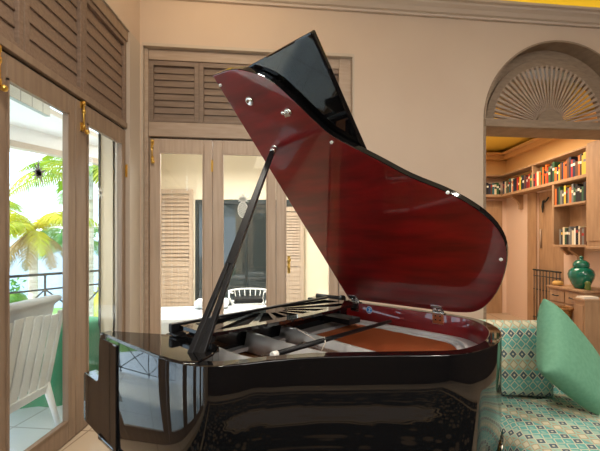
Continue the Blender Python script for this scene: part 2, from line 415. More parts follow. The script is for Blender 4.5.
for i in range(34):
    a = PI*(i+.5)/34
    R = Matrix.Rotation(-a, 4, 'Y')
    mm = MB(); r0, r1, w0, w1 = .15, .68, .0042, .0165
    sec = lambda r, w: [R @ Vector((r, .045, -w*.3)), R @ Vector((r, -.008, -w)), R @ Vector((r, -.008, w)), R @ Vector((r, .045, w*.3))]
    A = [mm.bm.verts.new(v) for v in sec(r0, w0)]; Bv = [mm.bm.verts.new(v) for v in sec(r1, w1)]
    mm.bm.faces.new(A); mm.bm.faces.new(Bv[::-1])
    for k in range(4): mm.bm.faces.new((A[k], A[(k+1) % 4], Bv[(k+1) % 4], Bv[k]))
    mm.build('ray_slat', M['wood'], fan)
for sx in (-1, 1):
    m = MB(); m.obox((sx*.42, .03, .035), (.5, .03, .03)); m.build('base_slat', M['arch'], fan, .004)

# ---- glazed doors and louvres
def bolt(parent, x, z0, z1, y, Mt=None):
    """brass cremone bolt, local to a door whose face looks along -y"""
    m = MB(); m.tube([(x, y-.018, z0), (x, y-.018, z1)], .0075, 8)
    for z in (z1-.012, z0+.02, (z0+z1)/2+.03):
        m.lathe([(.004,-.016),(.012,-.014),(.013,0),(.012,.014),(.004,.016)], (x, y-.018, z), 10)
    m.box((x-.013, y-.01, z1-.05), (x+.013, y, z1+.0)); m.box((x-.013, y-.01, z0-.01), (x+.013, y, z0+.05))
    m.lathe([(.003,-.018),(.015,-.012),(.018,0),(.015,.012),(.003,.018)], (x+.012, y-.035, z0-.012), 10)
    return m.build('brass_bolt', M['brass'], parent)
def leaf(name, Mt_loc, rz, w, h, stl, sb, sttop, wood, label, glass=True):
    o = sempty(name, Mt_loc, rz, label)
    m = MB(); m.box((0,-.022,0), (stl,.022,h)); m.box((w-sb,-.022,0), (w,.022,h))
    m.box((stl,-.022,0), (w-sb,.022,.14)); m.box((stl,-.022,h-sttop), (w-sb,.022,h))
    m.build('door_frame', wood, o, .006)
    m = MB(); bd = .012
    m.box((stl, -.03, .14), (stl+bd, .0, h-sttop)); m.box((w-sb-bd, -.03, .14), (w-sb, .0, h-sttop)); m.box((stl, -.03, h-sttop-bd), (w-sb, 0, h-sttop)); m.box((stl, -.03, .14), (w-sb, 0, .14+bd))
    m.build('glazing_bead', wood, o)
    m = MB(); m.box((stl, -.003, .14), (w-sb, .003, h-sttop)); m.build('glass_pane', M['glass'], o)
    return o
def louvre_panel(name, loc, rz, w, h, nsl, wood, label, fr=.05, tilt=.24, back=True):
    o = sempty(name, loc, rz, label)
    m = MB(); m.box((0,-.03,0), (fr,.03,h)); m.box((w-fr,-.03,0), (w,.03,h)); m.box((fr,-.03,0), (w-fr,.03,fr*.6)); m.box((fr,-.03,h-fr), (w-fr,.03,h))
    m.build('louvre_frame', wood, o, .004)
    ih = h-1.6*fr; pitch = ih/nsl
    for k in range(nsl):
        m = MB(); m.obox((w/2, 0, fr*.6+pitch*(k+.5)), (w-2*fr, .010, pitch*1.12), (-tilt, 0, 0)); m.build('louvre_slat', wood, o, .003)
    if back:
        m = MB(); by = .022 if tilt < .2 else .035; m.box((fr*.5, by, fr*.3), (w-fr*.5, .045, h-fr*.5)); m.build('louvre_backing', wood, o)
    return o
# back: recess plane .10 behind the wall face
RD = .10
xs = [bwx(150, RD), bwx(213, RD), bwx(276, RD), bwx(338, RD)]
DH = 2.43
for i in range(3):
    p = BW @ Vector((xs[i]+.002, RD, 0.005))
    w = xs[i+1]-xs[i]-.004
    d = leaf('door_%d' % (i+1), p, TH, w, DH-.008, .094, .088, .135, M['woodv'], ['pale wooden glazed door nearest the room corner', 'pale wooden glazed door with the frosted pineapple, second from the corner', 'pale wooden glazed door partly behind the raised lid'][i])
    if i == 0: bolt(d, .03, 2.19, 2.40, -.022)
    if i == 0:
        m = MB(); m.box((w-.012, -.034, 2.10), (w+.006, -.02, 2.21)); m.tube([(w-.002,-.034,2.095),(w-.002,-.034,2.215)], .006, 8); m.build('brass_hinge', M['brass'], d)
    if i == 2:
        m = MB(); m.lathe([(.004,0),(.011,.006),(.011,.02),(.02,.03),(.02,.045),(.01,.055)], M=Matrix.Translation((.13, -.022, 1.20)) @ Matrix.Rotation(PI/2, 4, 'X'), n=12)
        m.box((.115, -.03, 1.06), (.145, -.022, 1.24)); m.tube([(.13,-.05,1.1),(.13,-.05,1.15)], .01, 8); m.build('brass_handle', M['brass'], d)
    if i == 1:  # frosted pineapple
        def pine(px, pz, sc, matb):
            m = MB(); R = Matrix.Rotation(PI/2, 4, 'X')
            for a, l in ((90,.075),(62,.05),(118,.05),(35,.06),(145,.055),(10,.05),(170,.05),(-12,.038),(192,.038)):
                a = math.radians(a); d_ = Vector((math.cos(a), math.sin(a))); n_ = Vector((-d_.y, d_.x))
                tri = [(-n_*.013), n_*.013, d_*l]
                m.prism([(q.x*sc+px, q.y*sc+pz) for q in tri], .006, .0075, R)
            m.prism([(px+.02*sc*math.cos(k*PI/6), pz+.02*sc*math.sin(k*PI/6)) for k in range(12)], .0055, .007, R)
            # woven body: crossing strips inside an ellipse
            A_, B_ = .037, .06; cz = -.072
            for s_ in (1, -1):
                for k in range(-7, 8):
                    c0 = k*.0125; pts = []
                    for t_ in [j*.002-.1 for j in range(101)]:
                        x_, z_ = t_*.6+c0*.8, s_*t_*.8
                        if (x_/A_)**2+(z_/B_)**2 < 1: pts.append((x_, z_))
                    if len(pts) > 3:
                        (xa, za), (xb, zb) = pts[0], pts[-1]
                        m.tube([(px+xa*sc, -.006, pz+(za+cz)*sc), (px+xb*sc, -.006, pz+(zb+cz)*sc)], .0015*sc, 4)
            m.tube([(px+A_*sc*math.cos(k*PI/12), -.006, pz+(cz+B_*math.sin(k*PI/12))*sc) for k in range(24)], .0024*sc, 4, closed=True)
            return m.build('frosted_pineapple', matb, d)
        pine(.300, 1.815, 1.35, M['frost'])
    if i == 0: pass
# frame of the back opening (jambs, header, rails) and the louvres above
m = MB()
m.box((O1+.004, .04, 0), (xs[0], .17, 3.305), BW); m.box((xs[3], .04, 0), (O2-.004, .17, 3.305), BW)
m.box((xs[0], .055, DH+.012), (xs[3], .17, 2.585), BW); m.box((xs[0], .05, 3.20), (xs[3], .17, 3.305), BW)
st(m.build('trim_6', M['wood'], bevel=.005), 'pale wooden frame around the back doors and louvres')
st(MB().box((xs[0], .12, DH-.005), (xs[3], .16, DH+.012), BW).build('trim_7', M['gapshade']), 'dark strip standing in for shade above the back doors')  # solid dark strip painting the shade over the door tops
lx = [bwx(149.5, .09), bwx(199.5, .09), bwx(249, .09), bwx(298, .09), xs[3]+.045]
for i in range(4):
    p = BW @ Vector((lx[i]+.001, .09, 2.587)); louvre_panel('window_%d' % (i+1), p, TH, lx[i+1]-lx[i]-.002, .61, 8, M['louvre'], ['louvred wooden transom nearest the room corner', 'louvred wooden transom left of the raised lid', 'louvred wooden transom hidden behind the raised lid', 'louvred wooden transom right of the raised lid'][i], .045)
# left: leaves hinged along y, plane x=-1.62
RL = -1.62; DHL = 2.415
ys = [3.215-.72*k for k in range(0, 8)]
for i in range(7):
    y1 = ys[i]; y0 = ys[i+1]
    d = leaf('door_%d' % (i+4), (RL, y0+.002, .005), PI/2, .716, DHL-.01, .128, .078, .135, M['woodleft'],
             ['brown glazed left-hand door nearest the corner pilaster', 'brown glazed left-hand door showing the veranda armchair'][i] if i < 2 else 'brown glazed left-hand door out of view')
    if i in (0, 1, 2): bolt(d, .06, 2.20, 2.405, -.022)
    if i == 0:
        m = MB(); m.box((.700, -.034, 1.98), (.722, -.02, 2.09)); m.tube([(.712,-.036,1.975),(.712,-.036,2.095)], .006, 8); m.build('brass_hinge', M['brass'], d)
    if i == 1:
        m = MB(); R = Matrix.Rotation(PI/2, 4, 'X'); cx_, cz_ = .385, 1.80
        for a, l in ((95,.085),(125,.055),(60,.045),(30,.06),(150,.045),(175,.045),(205,.05),(-15,.035),(-60,.06),(240,.04)):
            a = math.radians(a); d_ = Vector((math.cos(a), math.sin(a))); n_ = Vector((-d_.y, d_.x))
            m.prism([(q.x*1.3+cx_, q.y*1.3+cz_) for q in (-n_*.009, n_*.009, d_*l)], .0065, .008, R)
        m.prism([(cx_+.022*math.cos(k*PI/6), cz_+.026*math.sin(k*PI/6)) for k in range(12)], .006, .0075, R)
        m.build('starburst_decal', M['greydecal'], d)
    if i == 0:
        m = MB(); R = Matrix.Rotation(PI/2, 4, 'X'); cx_, cz_ = .33, 1.78
        for a in range(0, 360, 40):
            a = math.radians(a+10); d_ = Vector((math.cos(a), math.sin(a))); n_ = Vector((-d_.y, d_.x))
            m.prism([(q.x+cx_, q.y+cz_) for q in (-n_*.009, n_*.009, d_*.055)], .0065, .008, R)
        m.build('starburst_decal', M['frost'], d)
m = MB(); m.box((RL-.06, -2.25, DHL+.012), (RL+.04, 3.215, 2.475)); m.box((RL-.05, -2.25, 3.22), (RL+.045, 3.215, 3.312))
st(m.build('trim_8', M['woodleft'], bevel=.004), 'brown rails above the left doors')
st(MB().box((RL-.05, -2.25, DHL-.002), (RL+.005, 3.215, DHL+.012)).build('trim_9', M['gapshade']), 'dark strip standing in for shade above the left doors')  # dark strip painted as the shade over these doors
ly = [3.215, 2.575, 2.02, 1.465, .91, .355, -.2]
for i in range(6):
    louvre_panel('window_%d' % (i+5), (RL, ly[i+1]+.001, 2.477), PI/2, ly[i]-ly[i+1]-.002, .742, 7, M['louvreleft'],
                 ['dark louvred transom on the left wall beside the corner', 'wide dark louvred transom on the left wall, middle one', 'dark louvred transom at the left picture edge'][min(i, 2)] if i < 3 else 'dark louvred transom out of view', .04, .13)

# ================================================================== LIBRARY beyond the arch
LW = 4.10       # right-hand library wall
LD = 6.95       # far wall
m = MB(); m.box((4.34, 4.24, 0), (4.40, LD+.1, 3.2)); m.box((2.2, LD, 0), (4.40, LD+.1, 3.2)); m.box((1.7, 4.05, 0), (1.78, LD+.1, 3.2))

st(m.build('wall_library', M['libwall']), 'pinkish library walls beyond the arch')
# wall face in front of shelves (right side) with a doorway
m = MB(); m.box((LW, 6.05, 0), (4.34, LD, 2.6)); m.box((LW, 4.24, 0), (4.34, 5.44, 2.6)); m.box((LW, 5.44, 2.25), (4.34, 6.05, 2.6))
st(m.build('wall_library_side', M['libwall']), 'pinkish library side wall under the long bookshelf')
m = MB(); m.box((LW-.02, 4.24, 2.6), (4.36, LD, 3.2)); m.box((1.78, LD-.02, 2.74), (LW, LD, 3.2))
st(m.build('trim_10', M['libupper']), 'golden frieze above the bookshelves')
st(MB().box((1.7, 4.1, 3.2), (4.42, LD+.1, 3.26)).build('ceiling_library', M['ceilglow']), 'library ceiling coloured with a yellow cove glow')
m = MB(); m.box((1.78, LD-.12, 3.02), (LW, LD-.02, 3.10)); m.box((LW-.12, 4.3, 3.02), (LW-.02, LD-.02, 3.10)); m.box((1.78, LD-.2, 3.10), (LW, LD-.02, 3.14)); m.box((LW-.2, 4.3, 3.10), (LW-.02, LD-.02, 3.14))
st(m.build('trim_11', M['libupper'], bevel=.01), 'library cornice')
st(MB().box((LW-.02, 6.05, 0), (LW+.0, 6.28, 2.265)).build('trim_12', M['shelf']), 'cream pilaster under the bookshelf')
# far door below the shelf
d = sempty('door_20', (0,0,0), 0, 'pale panelled door in the far library wall')
m = MB(); m.box((3.2, LD-.03, 0), (4.0, LD-.001, 2.22)); m.build('door_panel', M['shelf'], d)
m = MB(); m.box((3.28, LD-.045, 1.2), (3.56, LD-.028, 2.1)); m.box((3.64, LD-.045, 1.2), (3.92, LD-.028, 2.1)); m.build('door_moulding', M['shelf'], d, .01)

SF = LW-.26     # front of shelves
SZ = 2.27; SBT = 2.315     # shelf underside, top of the shelf board
def shelfmat(): return M['shelf']
bs = thing('wall_bookshelf', 'long pale wooden bookshelf running high around two library walls', 'bookshelf', (SF, 5.6, SZ))
def B(name, a, b, bev=.004):
    return MB().box((a[0]-SF, a[1]-5.6, a[2]-SZ), (b[0]-SF, b[1]-5.6, b[2]-SZ)).build(name, M['shelf'], bs, bev)
B('shelf_board', (SF, 4.68, SZ), (LW-.021, LD-.001, SBT))
B('shelf_board', (2.9, LD-.28, SZ), (SF-.001, LD-.001, SBT))
B('top_board', (SF, 4.68, 2.665), (LW-.021, LD-.001, 2.69))
B('top_board', (2.9, LD-.28, 2.665), (SF-.001, LD-.021, 2.69))
B('divider', (SF+.005, 5.78, SBT), (LW-.021, 5.81, 2.665))
B('end_panel', (SF+.005, 4.68, SBT), (LW-.021, 4.71, 2.665))
# bracket
def bracket(par, y, z, depth=.2, h=.26, w=.05, x=LW, off=(0,0,0)):
    poly = [(0,0),(-depth,0),(-depth,-.04),(-depth*.75,-.07),(-depth*.45,-.12),(-depth*.3,-h*.7),(-depth*.3,-h),(0,-h)]
    m = MB(); A = [m.bm.verts.new((x+p[0]-off[0], y-w/2-off[1], z+p[1]-off[2])) for p in poly]; Bv = [m.bm.verts.new((x+p[0]-off[0], y+w/2-off[1], z+p[1]-off[2])) for p in poly]
    m.bm.faces.new(A); m.bm.faces.new(Bv[::-1])
    for k in range(len(poly)): m.bm.faces.new((A[k], A[(k+1) % len(poly)], Bv[(k+1) % len(poly)], Bv[k]))
    return m.build('bracket', M['shelf'], par)
bracket(bs, 6.45, SZ, off=(SF, 5.6, SZ))
# lower shelf unit (two tiers) near the arch
ls = thing('hanging_shelf_unit', 'pale two-tier wooden shelf unit hung below the long bookshelf', 'bookshelf', (SF, 5.0, 1.36))
def B2(name, a, b): return MB().box((a[0]-SF, a[1]-5.0, a[2]-1.36), (b[0]-SF, b[1]-5.0, b[2]-1.36)).build(name, M['shelf'], ls, .004)
B2('side_panel', (SF, 5.30, 1.36), (LW-.001, 5.335, SZ-.002)); B2('side_panel', (SF+.01, 4.68, 1.40), (LW-.001, 4.71, SZ-.002))
B2('shelf_board', (SF, 4.711, 1.925), (LW-.001, 5.299, 1.955)); B2('shelf_board', (SF-.01, 4.68, 1.325), (LW-.001, 5.335, 1.36))
B2('back_panel', (LW-.02, 4.711, 1.361), (LW-.002, 5.299, SZ-.002))
bracket(ls, 5.08, 1.325, .2, .2, off=(SF, 5.0, 1.36)); bracket(ls, 5.27, 1.325, .16, .12, off=(SF, 5.0, 1.36))
# tall hanging cabinet by the arch
hc = thing('wall_cabinet', 'tall pale wooden wall cabinet at the right edge behind the arch', 'cabinet', (3.82, 4.30, 1.29))
m = MB(); m.box((0, -.03, .05), (.27, .365, 1.42)); m.build('body', M['shelf'], hc, .005)
m = MB(); m.prism([(-.012,-.04),(.27,-.04),(.27,.375),(-.012,.375)], 0, .05); m.build('base_moulding', M['shelf'], hc, .015)
m = MB(); m.box((-.012, .02, .12), (0, .33, 1.36)); m.build('door', M['shelf'], hc, .004)

# books
BC = {'red': lin(176,44,34), 'cream': lin(226,212,180), 'navy': lin(34,44,70), 'black': lin(30,28,30), 'yellow': lin(222,180,60), 'orange': lin(206,104,40), 'green': lin(52,92,62), 'grey': lin(120,122,120), 'brown': lin(104,66,40), 'teal': lin(40,110,120), 'white': lin(238,234,222)}
BM = {k: mat('book_cover_'+k, c, .5) for k, c in BC.items()}
bpal = ['red','cream','navy','black','yellow','cream','grey','orange','cream','brown','green','black','teal','brown','brown','black','white','orange','navy','grey','black','green']
brng = random.Random(11)
ORD = 'first second third fourth fifth sixth seventh eighth ninth tenth eleventh twelfth thirteenth fourteenth fifteenth sixteenth seventeenth eighteenth nineteenth twentieth twenty-first twenty-second twenty-third twenty-fourth twenty-fifth twenty-sixth twenty-seventh twenty-eighth twenty-ninth'.split()
def book_row(n, start, end, base, axis, group, where, hmin=.19, hmax=.255, front=None):
    """n books between start and end along y (axis 'y') or x"""
    ws = [brng.uniform(.7, 1.35) for _ in range(n)]; tot = sum(ws); span = abs(end-start); sg = 1 if end > start else -1
    pos = start
    for i in range(n):
        w = ws[i]/tot*span; h = brng.uniform(hmin, hmax); dp = brng.uniform(.14, .18); c = bpal[brng.randrange(len(bpal))]
        a, b = pos, pos+sg*w; mid = (a+b)/2; hw = w/2-.0012
        t = 'thick' if w > span/n*1.15 else ('slim' if w < span/n*.85 else 'medium')
        lab = '%s %s book, %s from %s' % (t, c, ORD[i], where)
        if axis == 'y': loc = (front+dp/2+.015, mid, base+.001); rz = 0
        else: loc = (mid, front+dp/2+.015, base+.001); rz = PI/2
        o = thing('book', lab, 'book', loc, rz, group)
        hd = dp/2
        # covers and spine, then the page block (local: spine faces -x, thickness along y)
        m = MB(); ct = min(.003, hw*.25)
        m.box((-hd, -hw, 0), (hd, -hw+ct, h)); m.box((-hd, hw-ct, 0), (hd, hw, h)); m.box((-hd-.003, -hw, 0), (-hd, hw, h))
        m.build('cover', BM[c], o)
        m = MB(); m.box((-hd+.001, -hw+ct, .003), (hd-.005, hw-ct, h-.004)); m.build('pages', M['paper'], o)
        if rz:
            o.rotation_euler = (0, 0, PI/2)
        if axis == 'x': o.rotation_euler = (0, 0, PI/2)   # spine then faces -y
        if brng.random() < .55:
            oc = ['white','cream','yellow','black','red'][brng.randrange(5)]
            if oc == c: oc = 'grey'
            m = MB(); z_ = h*brng.uniform(.55, .8); m.box((-hd-.0045, -hw+.001, z_-.018), (-hd-.003, hw-.001, z_+.018)); m.build('spine_label', BM[oc], o)
        pos = b
book_row(11, 3.40, 3.83, SBT, 'x', 'books on the far wall shelf', 'the far-wall end of the high shelf', front=LD-.275)
book_row(26, LD-.30, 5.815, SBT, 'y', 'books on the long high shelf, far bay', 'the room corner on the long high shelf', front=SF)
book_row(28, 5.775, 4.715, SBT, 'y', 'books on the long high shelf, near bay', 'the divider on the long high shelf', .2, .30, front=SF)
book_row(16, 5.29, 4.715, 1.955, 'y', 'books on the upper tier of the hanging unit', 'the left side on the hanging unit upper tier', .19, .27, front=SF)
book_row(14, 5.20, 4.715, 1.36, 'y', 'books on the lower tier of the hanging unit', 'the left side on the hanging unit lower tier', .2, .26, front=SF)

# doorway filling: tan panel and louvred shutter
d = sempty('door_21', (0,0,0), 0, 'narrow tan door panel with the upright pull rail')
MB().box((LW+.03, 5.70, 0), (LW+.07, 6.05, 2.25)).build('door_panel', M['shelf'], d, .004)
MB().tube([(LW+.01, 5.98, 1.3), (LW+.01, 5.98, 1.62)], .014, 8).build('pull_rail', M['wood'], d)
louvre_panel('window_20', (LW+.06, 5.45, .6), PI/2, .25, 1.0, 16, M['shelf'], 'small louvred shutter beside the tan door panel', .02, -.5)
bpy.data.objects['window_20'].rotation_euler = (0, 0, PI/2)
st(MB().box((LW+.03, 5.442, 1.61), (LW+.09, 5.70, 2.25)).build('trim_13', M['libwall']), 'pale wall above the small shutter')
# iron hook figure
m = MB(); x_ = LW+.028; yc, zc = 5.86, 2.02
m.tube([(x_, yc+.05, zc+.09), (x_-.03, yc+.03, zc+.07), (x_-.03, yc, zc+.05), (x_-.03, yc-.05, zc+.08), (x_-.03, yc-.09, zc+.12)], .010, 6)
m.tube([(x_-.03, yc+.04, zc+.08), (x_-.03, yc+.055, zc-.02), (x_-.03, yc+.05, zc-.12)], [.012,.020,.008], 6)
m.tube([(x_+.0, yc+.04, zc+.06), (x_-.03, yc+.04, zc+.06)], .012, 6)
tag(m.build('iron_hook', M['blackmetal']), 'black wrought iron hook hanging on the tan door panel', 'hook')
# stair railing
rl = thing('iron_railing', 'low black wrought iron railing in front of the library doorway', 'railing', (LW-.06, 5.32, 0))
m = MB(); m.tube([(0, .1, .93), (0, .74, .93)], .014, 8); m.build('top_rail', M['blackmetal'], rl)
MB().tube([(0, .1, .12), (0, .74, .12)], .010, 8).build('lower_rail', M['blackmetal'], rl); MB().tube([(0, .1, .83), (0, .74, .83)], .007, 8).build('middle_rail', M['blackmetal'], rl)
for k in range(9):
    y = .12+k*.075
    m = MB(); m.tube([(0, y, 0 if k in (0, 8) else .12), (0, y, .93)], .007, 6); m.lathe([(.005,-.02),(.014,0),(.005,.02)], (0, y, .60), 8); m.build('baluster', M['blackmetal'], rl)
# sideboard with jar
sb = thing('sideboard', 'long limed wood sideboard under the hanging shelf unit', 'sideboard', (3.62, 4.72, 0))
m = MB(); m.box((.02, -.24, 0), (.45, .39, .74)); m.build('body', M['shelf'], sb, .004)
m = MB(); m.box((-.01, -.26, .74), (.46, .41, .775)); m.build('top', M['shelf'], sb, .008)
for y0, y1 in ((-.22, .07), (.09, .37)):
    m = MB(); m.box((.005, y0, .56), (.02, y1, .72)); dr = m.build('drawer', M['shelf'], sb, .006)
    m = MB(); yc = (y0+y1)/2; m.tube([(-.001, yc-.05, .65), (-.02, yc-.045, .645), (-.02, yc+.045, .645), (-.001, yc+.05, .65)], .007, 6); m.build('handle', M['blackmetal'], dr)
    m = MB(); m.box((.005, y0, .06), (.02, y1, .54)); m.build('door', M['shelf'], sb, .006)
gj = thing('ginger_jar', 'glossy teal ceramic ginger jar with a domed lid on the sideboard', 'jar', (3.76, 4.68, .776))
MB().lathe([(.07,0),(.085,.01),(.11,.07),(.14,.14),(.148,.19),(.135,.24),(.10,.275),(.075,.285)], n=32).build('body', M['jar'], gj)
MB().lathe([(.086,.285),(.092,.29),(.092,.325),(.085,.345),(.06,.37),(.022,.385),(.016,.395),(.024,.41),(.018,.43),(.004,.438)], n=32).build('lid', M['jar'], gj)
tag(MB().lathe([(.02,0),(.06,.008),(.072,.03),(.06,.055),(.03,.068),(.008,.07)], (3.70, 5.02, .776), 20).build('round_trinket', M['yellowstone']), 'small round yellow ceramic trinket left of the teal jar', 'ornament')
tag(MB().lathe([(.03,0),(.034,.03),(.026,.07),(.034,.09),(.02,.11),(.004,.115)], (3.70, 4.50, .776), 16).build('small_figurine', M['olive']), 'small olive green figurine right of the teal jar', 'ornament')
lc = thing('low_cabinet', 'low pale wooden cabinet in front of the sideboard at the right', 'cabinet', (3.46, 4.28, 0))
m = MB(); m.box((0, -.03, 0), (.44, .14, .67)); m.build('body', M['shelf'], lc, .004)
m = MB(); m.box((-.012, -.036, .67), (.45, .15, .695)); m.build('top', M['shelf'], lc, .006)
m = MB(); m.box((-.010, -.01, .06), (0, .12, .62)); m.build('door', M['shelf'], lc, .008)
pp = MB().box((-.09,-.07,0), (.09,.06,.012)).box((-.085,-.07,.012), (.088,.05,.026)).build('magazine_stack', M['paper'], loc=(3.56, 4.345, .696)); tag(pp, 'small stack of white papers on the low cabinet', 'papers')
bk = thing('wicker_basket', 'round woven wicker basket between the two library cabinets', 'basket', (3.455, 4.62, 0))
m = MB(); m.lathe([(.08,0),(.10,.02),(.115,.50),(.12,.52),(.105,.52),(.08,.04)], n=20); m.build('body', M['wicker'], bk)
m = MB(); m.tube([(.118*math.cos(k*PI/12), .118*math.sin(k*PI/12), .525) for k in range(24)], .018, 8, closed=True); m.build('rim', M['wicker'], bk)

# ================================================================== VERANDA
pf = MB().prism([(-1.62,-4.2),(-1.62,7.4),(-3.35,7.4),(-2.75,5.35),(-2.80,5.12),(-3.46,3.9),(-5.83,-.48),(-5.83,-4.2)], -.12, -.004).build('floor_veranda', M['porchfloor']); st(pf, 'white tiled veranda floor')
pf = MB().box((-1.62, 3.75, 0.0), (1.7, 7.3, .006)).build('floor_porch', M['porchfloor']); st(pf, 'pale tiled back porch floor')
# exterior corner post
m = MB(); m.box((-1.915, 3.36, 0), (-1.72, 3.62, 3.4)); st(m.build('pillar_1', M['porchpost']), 'cream exterior corner post')
st(MB().box((-1.925, 3.34, 0), (-1.912, 3.36, 2.9)).build('trim_20', M['blackmetal']), 'thin dark screen edge of the exterior post')
st(MB().box((-1.80, 3.215, 0), (-1.70, 3.36, 3.4)).build('pillar_2', M['porchpost']), 'cream outer reveal of the left doors')
# boarded frieze, soffit and outer fascia
mb = MB(); Mf = Matrix.Translation((-2.62, 0, 2.68)) @ Matrix.Rotation(PI/2, 4, 'Z') @ Matrix.Rotation(PI/2, 4, 'X')
fr_ = MB().box((-4.2, 0, 0), (3.6, 1.2, .05)).build('wall_frieze', M['boards']); fr_.matrix_world = Mf; st(fr_, 'white vertical boards above the veranda opening')
st(MB().box((-6.2, -4.2, 2.74), (-2.62, 5.2, 2.80)).build('ceiling_veranda', M['white']), 'grey veranda soffit')
st(MB().box((-2.62, -4.2, 3.5), (-1.62, 3.7, 3.6)).build('ceiling_veranda_inner', M['white']), 'white inner veranda ceiling')
ra = Vector((-3.46, 3.9, 0)); rb = Vector((-2.80, 5.12, 0)); rd = (rb-ra).normalized()
ra = rb - rd*6.3
ang = math.atan2(rd.y, rd.x)
fa = MB().box((0, -.06, 2.56), (6.4, .08, 2.74)).build('beam_veranda', M['white']); fa.location = ra; fa.rotation_euler = (0,0,ang); st(fa, 'white outer beam of the veranda')
fa = MB().box((0, -.10, 2.49), (6.4, .02, 2.56)).build('trim_21', M['trimgrey']); fa.location = ra; fa.rotation_euler = (0,0,ang); st(fa, 'grey lower edge of the veranda beam')
# veranda balustrade
rg = thing('veranda_railing', 'black metal veranda railing with crossed braces before the garden', 'railing', ra, ang)
L_ = 6.25
MB().box((0,-.022,.975), (L_,.022,1.005)).build('top_rail', M['blackmetal'], rg)
MB().tube([(0,0,.80),(L_,0,.80)], .012, 6).build('upper_rail', M['blackmetal'], rg)
MB().tube([(0,0,.10),(L_,0,.10)], .012, 6).build('lower_rail', M['blackmetal'], rg)
nb = 8; bw_ = L_/nb
for k in range(nb+1):
    MB().tube([(max(.01, min(L_-.01, k*bw_)),0,0),(max(.01, min(L_-.01, k*bw_)),0,.975)], .014, 6).build('post', M['blackmetal'], rg)
    if k < nb:
        MB().tube([(k*bw_,.0,.10),((k+1)*bw_,.0,.80)], .010, 6).build('brace', M['blackmetal'], rg)
        MB().tube([(k*bw_,.0,.80),((k+1)*bw_,.0,.10)], .010, 6).build('brace', M['blackmetal'], rg)

# back porch wall with shutter door and dark glazed doors
PW_ = 7.0
m = MB(); m.box((-3.3, PW_, 0), (-2.1, PW_+.15, 3.3)); m.box((-2.1, PW_, 2.26), (.9, PW_+.15, 3.3)); m.box((-.05, PW_, 0), (1.6, PW_+.15, 2.26)); m.box((-2.95, 5.15, 0), (-2.80, 7.0, 3.3)); m.box((1.6, 3.8, 0), (1.7, PW_+.1, 3.3))
st(m.build('wall_porch', M['porchwall']), 'cream wall on the far side of the porch')
st(MB().box((-3.0, 3.75, 3.2), (1.7, 7.1, 3.3)).build('ceiling_porch', M['porchwall']), 'cream porch ceiling')
def shutter(name, label, x0, w, y=PW_-.06, z0=.10, h=2.5, rot=0):
    o = thing(name, label, 'shutter', (x0, y, z0-.10), rot)
    m = MB(); fr = .075
    for a, b in (((0,0),(fr,h)), ((w-fr,0),(w,h)), ((fr,0),(w-fr,.12)), ((fr,h-.09),(w-fr,h)), ((fr,.92),(w-fr,1.02))):
        m.box((a[0], -.02, a[1]+.006), (b[0], .02, b[1]+.006))
    m.build('frame', M['woodv'], o, .004)
    n = 17
    for k in range(n):
        z = 1.04+(h-.11-1.04)*(k+.5)/n
        MB().obox((w/2, 0, z), (w-2*fr, .008, .085), (-.5, 0, 0)).build('upper_slat', M['woodv'], o)
    for k in range(9):
        z = .14+.77*(k+.5)/9
        MB().obox((w/2, 0, z), (w-2*fr, .008, .10), (-.15, 0, 0)).build('lower_slat', M['woodv'], o)
    return o
shutter('louvred_shutter', 'tall louvred shutter on the porch wall left of the dark doors', -2.86, .74, h=2.45)
dd = thing('porch_glass_door', 'dark glazed sliding doors in the far porch wall', 'door', (-2.09, PW_+.02, 0))
m = MB(); m.box((0,-.03,.006), (.06,.03,2.25)); m.box((1.98,-.03,.006), (2.03,.03,2.25)); m.box((.06,-.03,.006), (1.98,.03,.10)); m.box((.06,-.03,2.17), (1.98,.03,2.25)); m.box((.99,-.03,.10), (1.03,.03,2.17)); m.build('frame', M['blackmetal'], dd)
MB().box((.06,-.006,.10), (.99,.006,2.17)).build('glass_pane', M['darkglass'], dd); MB().box((1.03,-.006,.10), (1.98,.006,2.17)).build('glass_pane', M['darkglass'], dd)
shutter('louvred_shutter', 'louvred shutter on the porch seen through the third glazed door', -.42, .50, y=PW_-.06, h=2.1)
# daybed and wire chair on the porch
db = thing('porch_daybed', 'low white cushioned daybed on the back porch', 'daybed', (-1.05, 4.55, 0), .1)
m = MB(); m.box((-.85, -.4, .02), (.95, .4, .30)); m.build('base', M['white'], db, .02)
m = MB(); m.box((-.87, -.42, .30), (.97, .42, .50)); c_ = m.build('cushion', M['whitecloth'], db, .05)
m = MB(); m.box((-.35, .10, .51), (.10, .36, .62)); m.build('pillow', M['whitecloth'], db, .045)
wc = thing('wire_chair', 'white wire garden chair with a dark seat cushion on the porch', 'chair', (-.82, 5.55, 0.006), .2)
m = MB()
m.tube([(.30*math.cos(a*PI/10), .28*math.sin(a*PI/10), .62) for a in range(-2, 13)], .014, 6)
m.tube([(.22,-.2,.44),(.26,.2,.44),(-.26,.2,.44),(-.22,-.2,.44)], .012, 6, closed=True); m.build('frame', M['white'], wc)
for sx, sy in ((1,1),(1,-1),(-1,1),(-1,-1)):
    MB().tube([(sx*.24, sy*.19, .44), (sx*.27, sy*.22, 0)], .011, 6).build('leg', M['white'], wc)
for sx in (-1, 1):
    MB().tube([(sx*.24,-.2,.44),(sx*.30,-.22,.56),(sx*.30,-.08,.63),(sx*.30,.1,.62)], .013, 6).build('armrest', M['white'], wc)
for k in range(7):
    a = (k+1.5)*PI/10; MB().tube([(.26*math.cos(a), .2*math.sin(a)+.0, .44), (.30*math.cos(a), .28*math.sin(a), .62)], .006, 5).build('back_wire', M['white'], wc)
MB().box((-.22,-.2,.455), (.22,.18,.52)).build('cushion', M['matblack'], wc, .03)

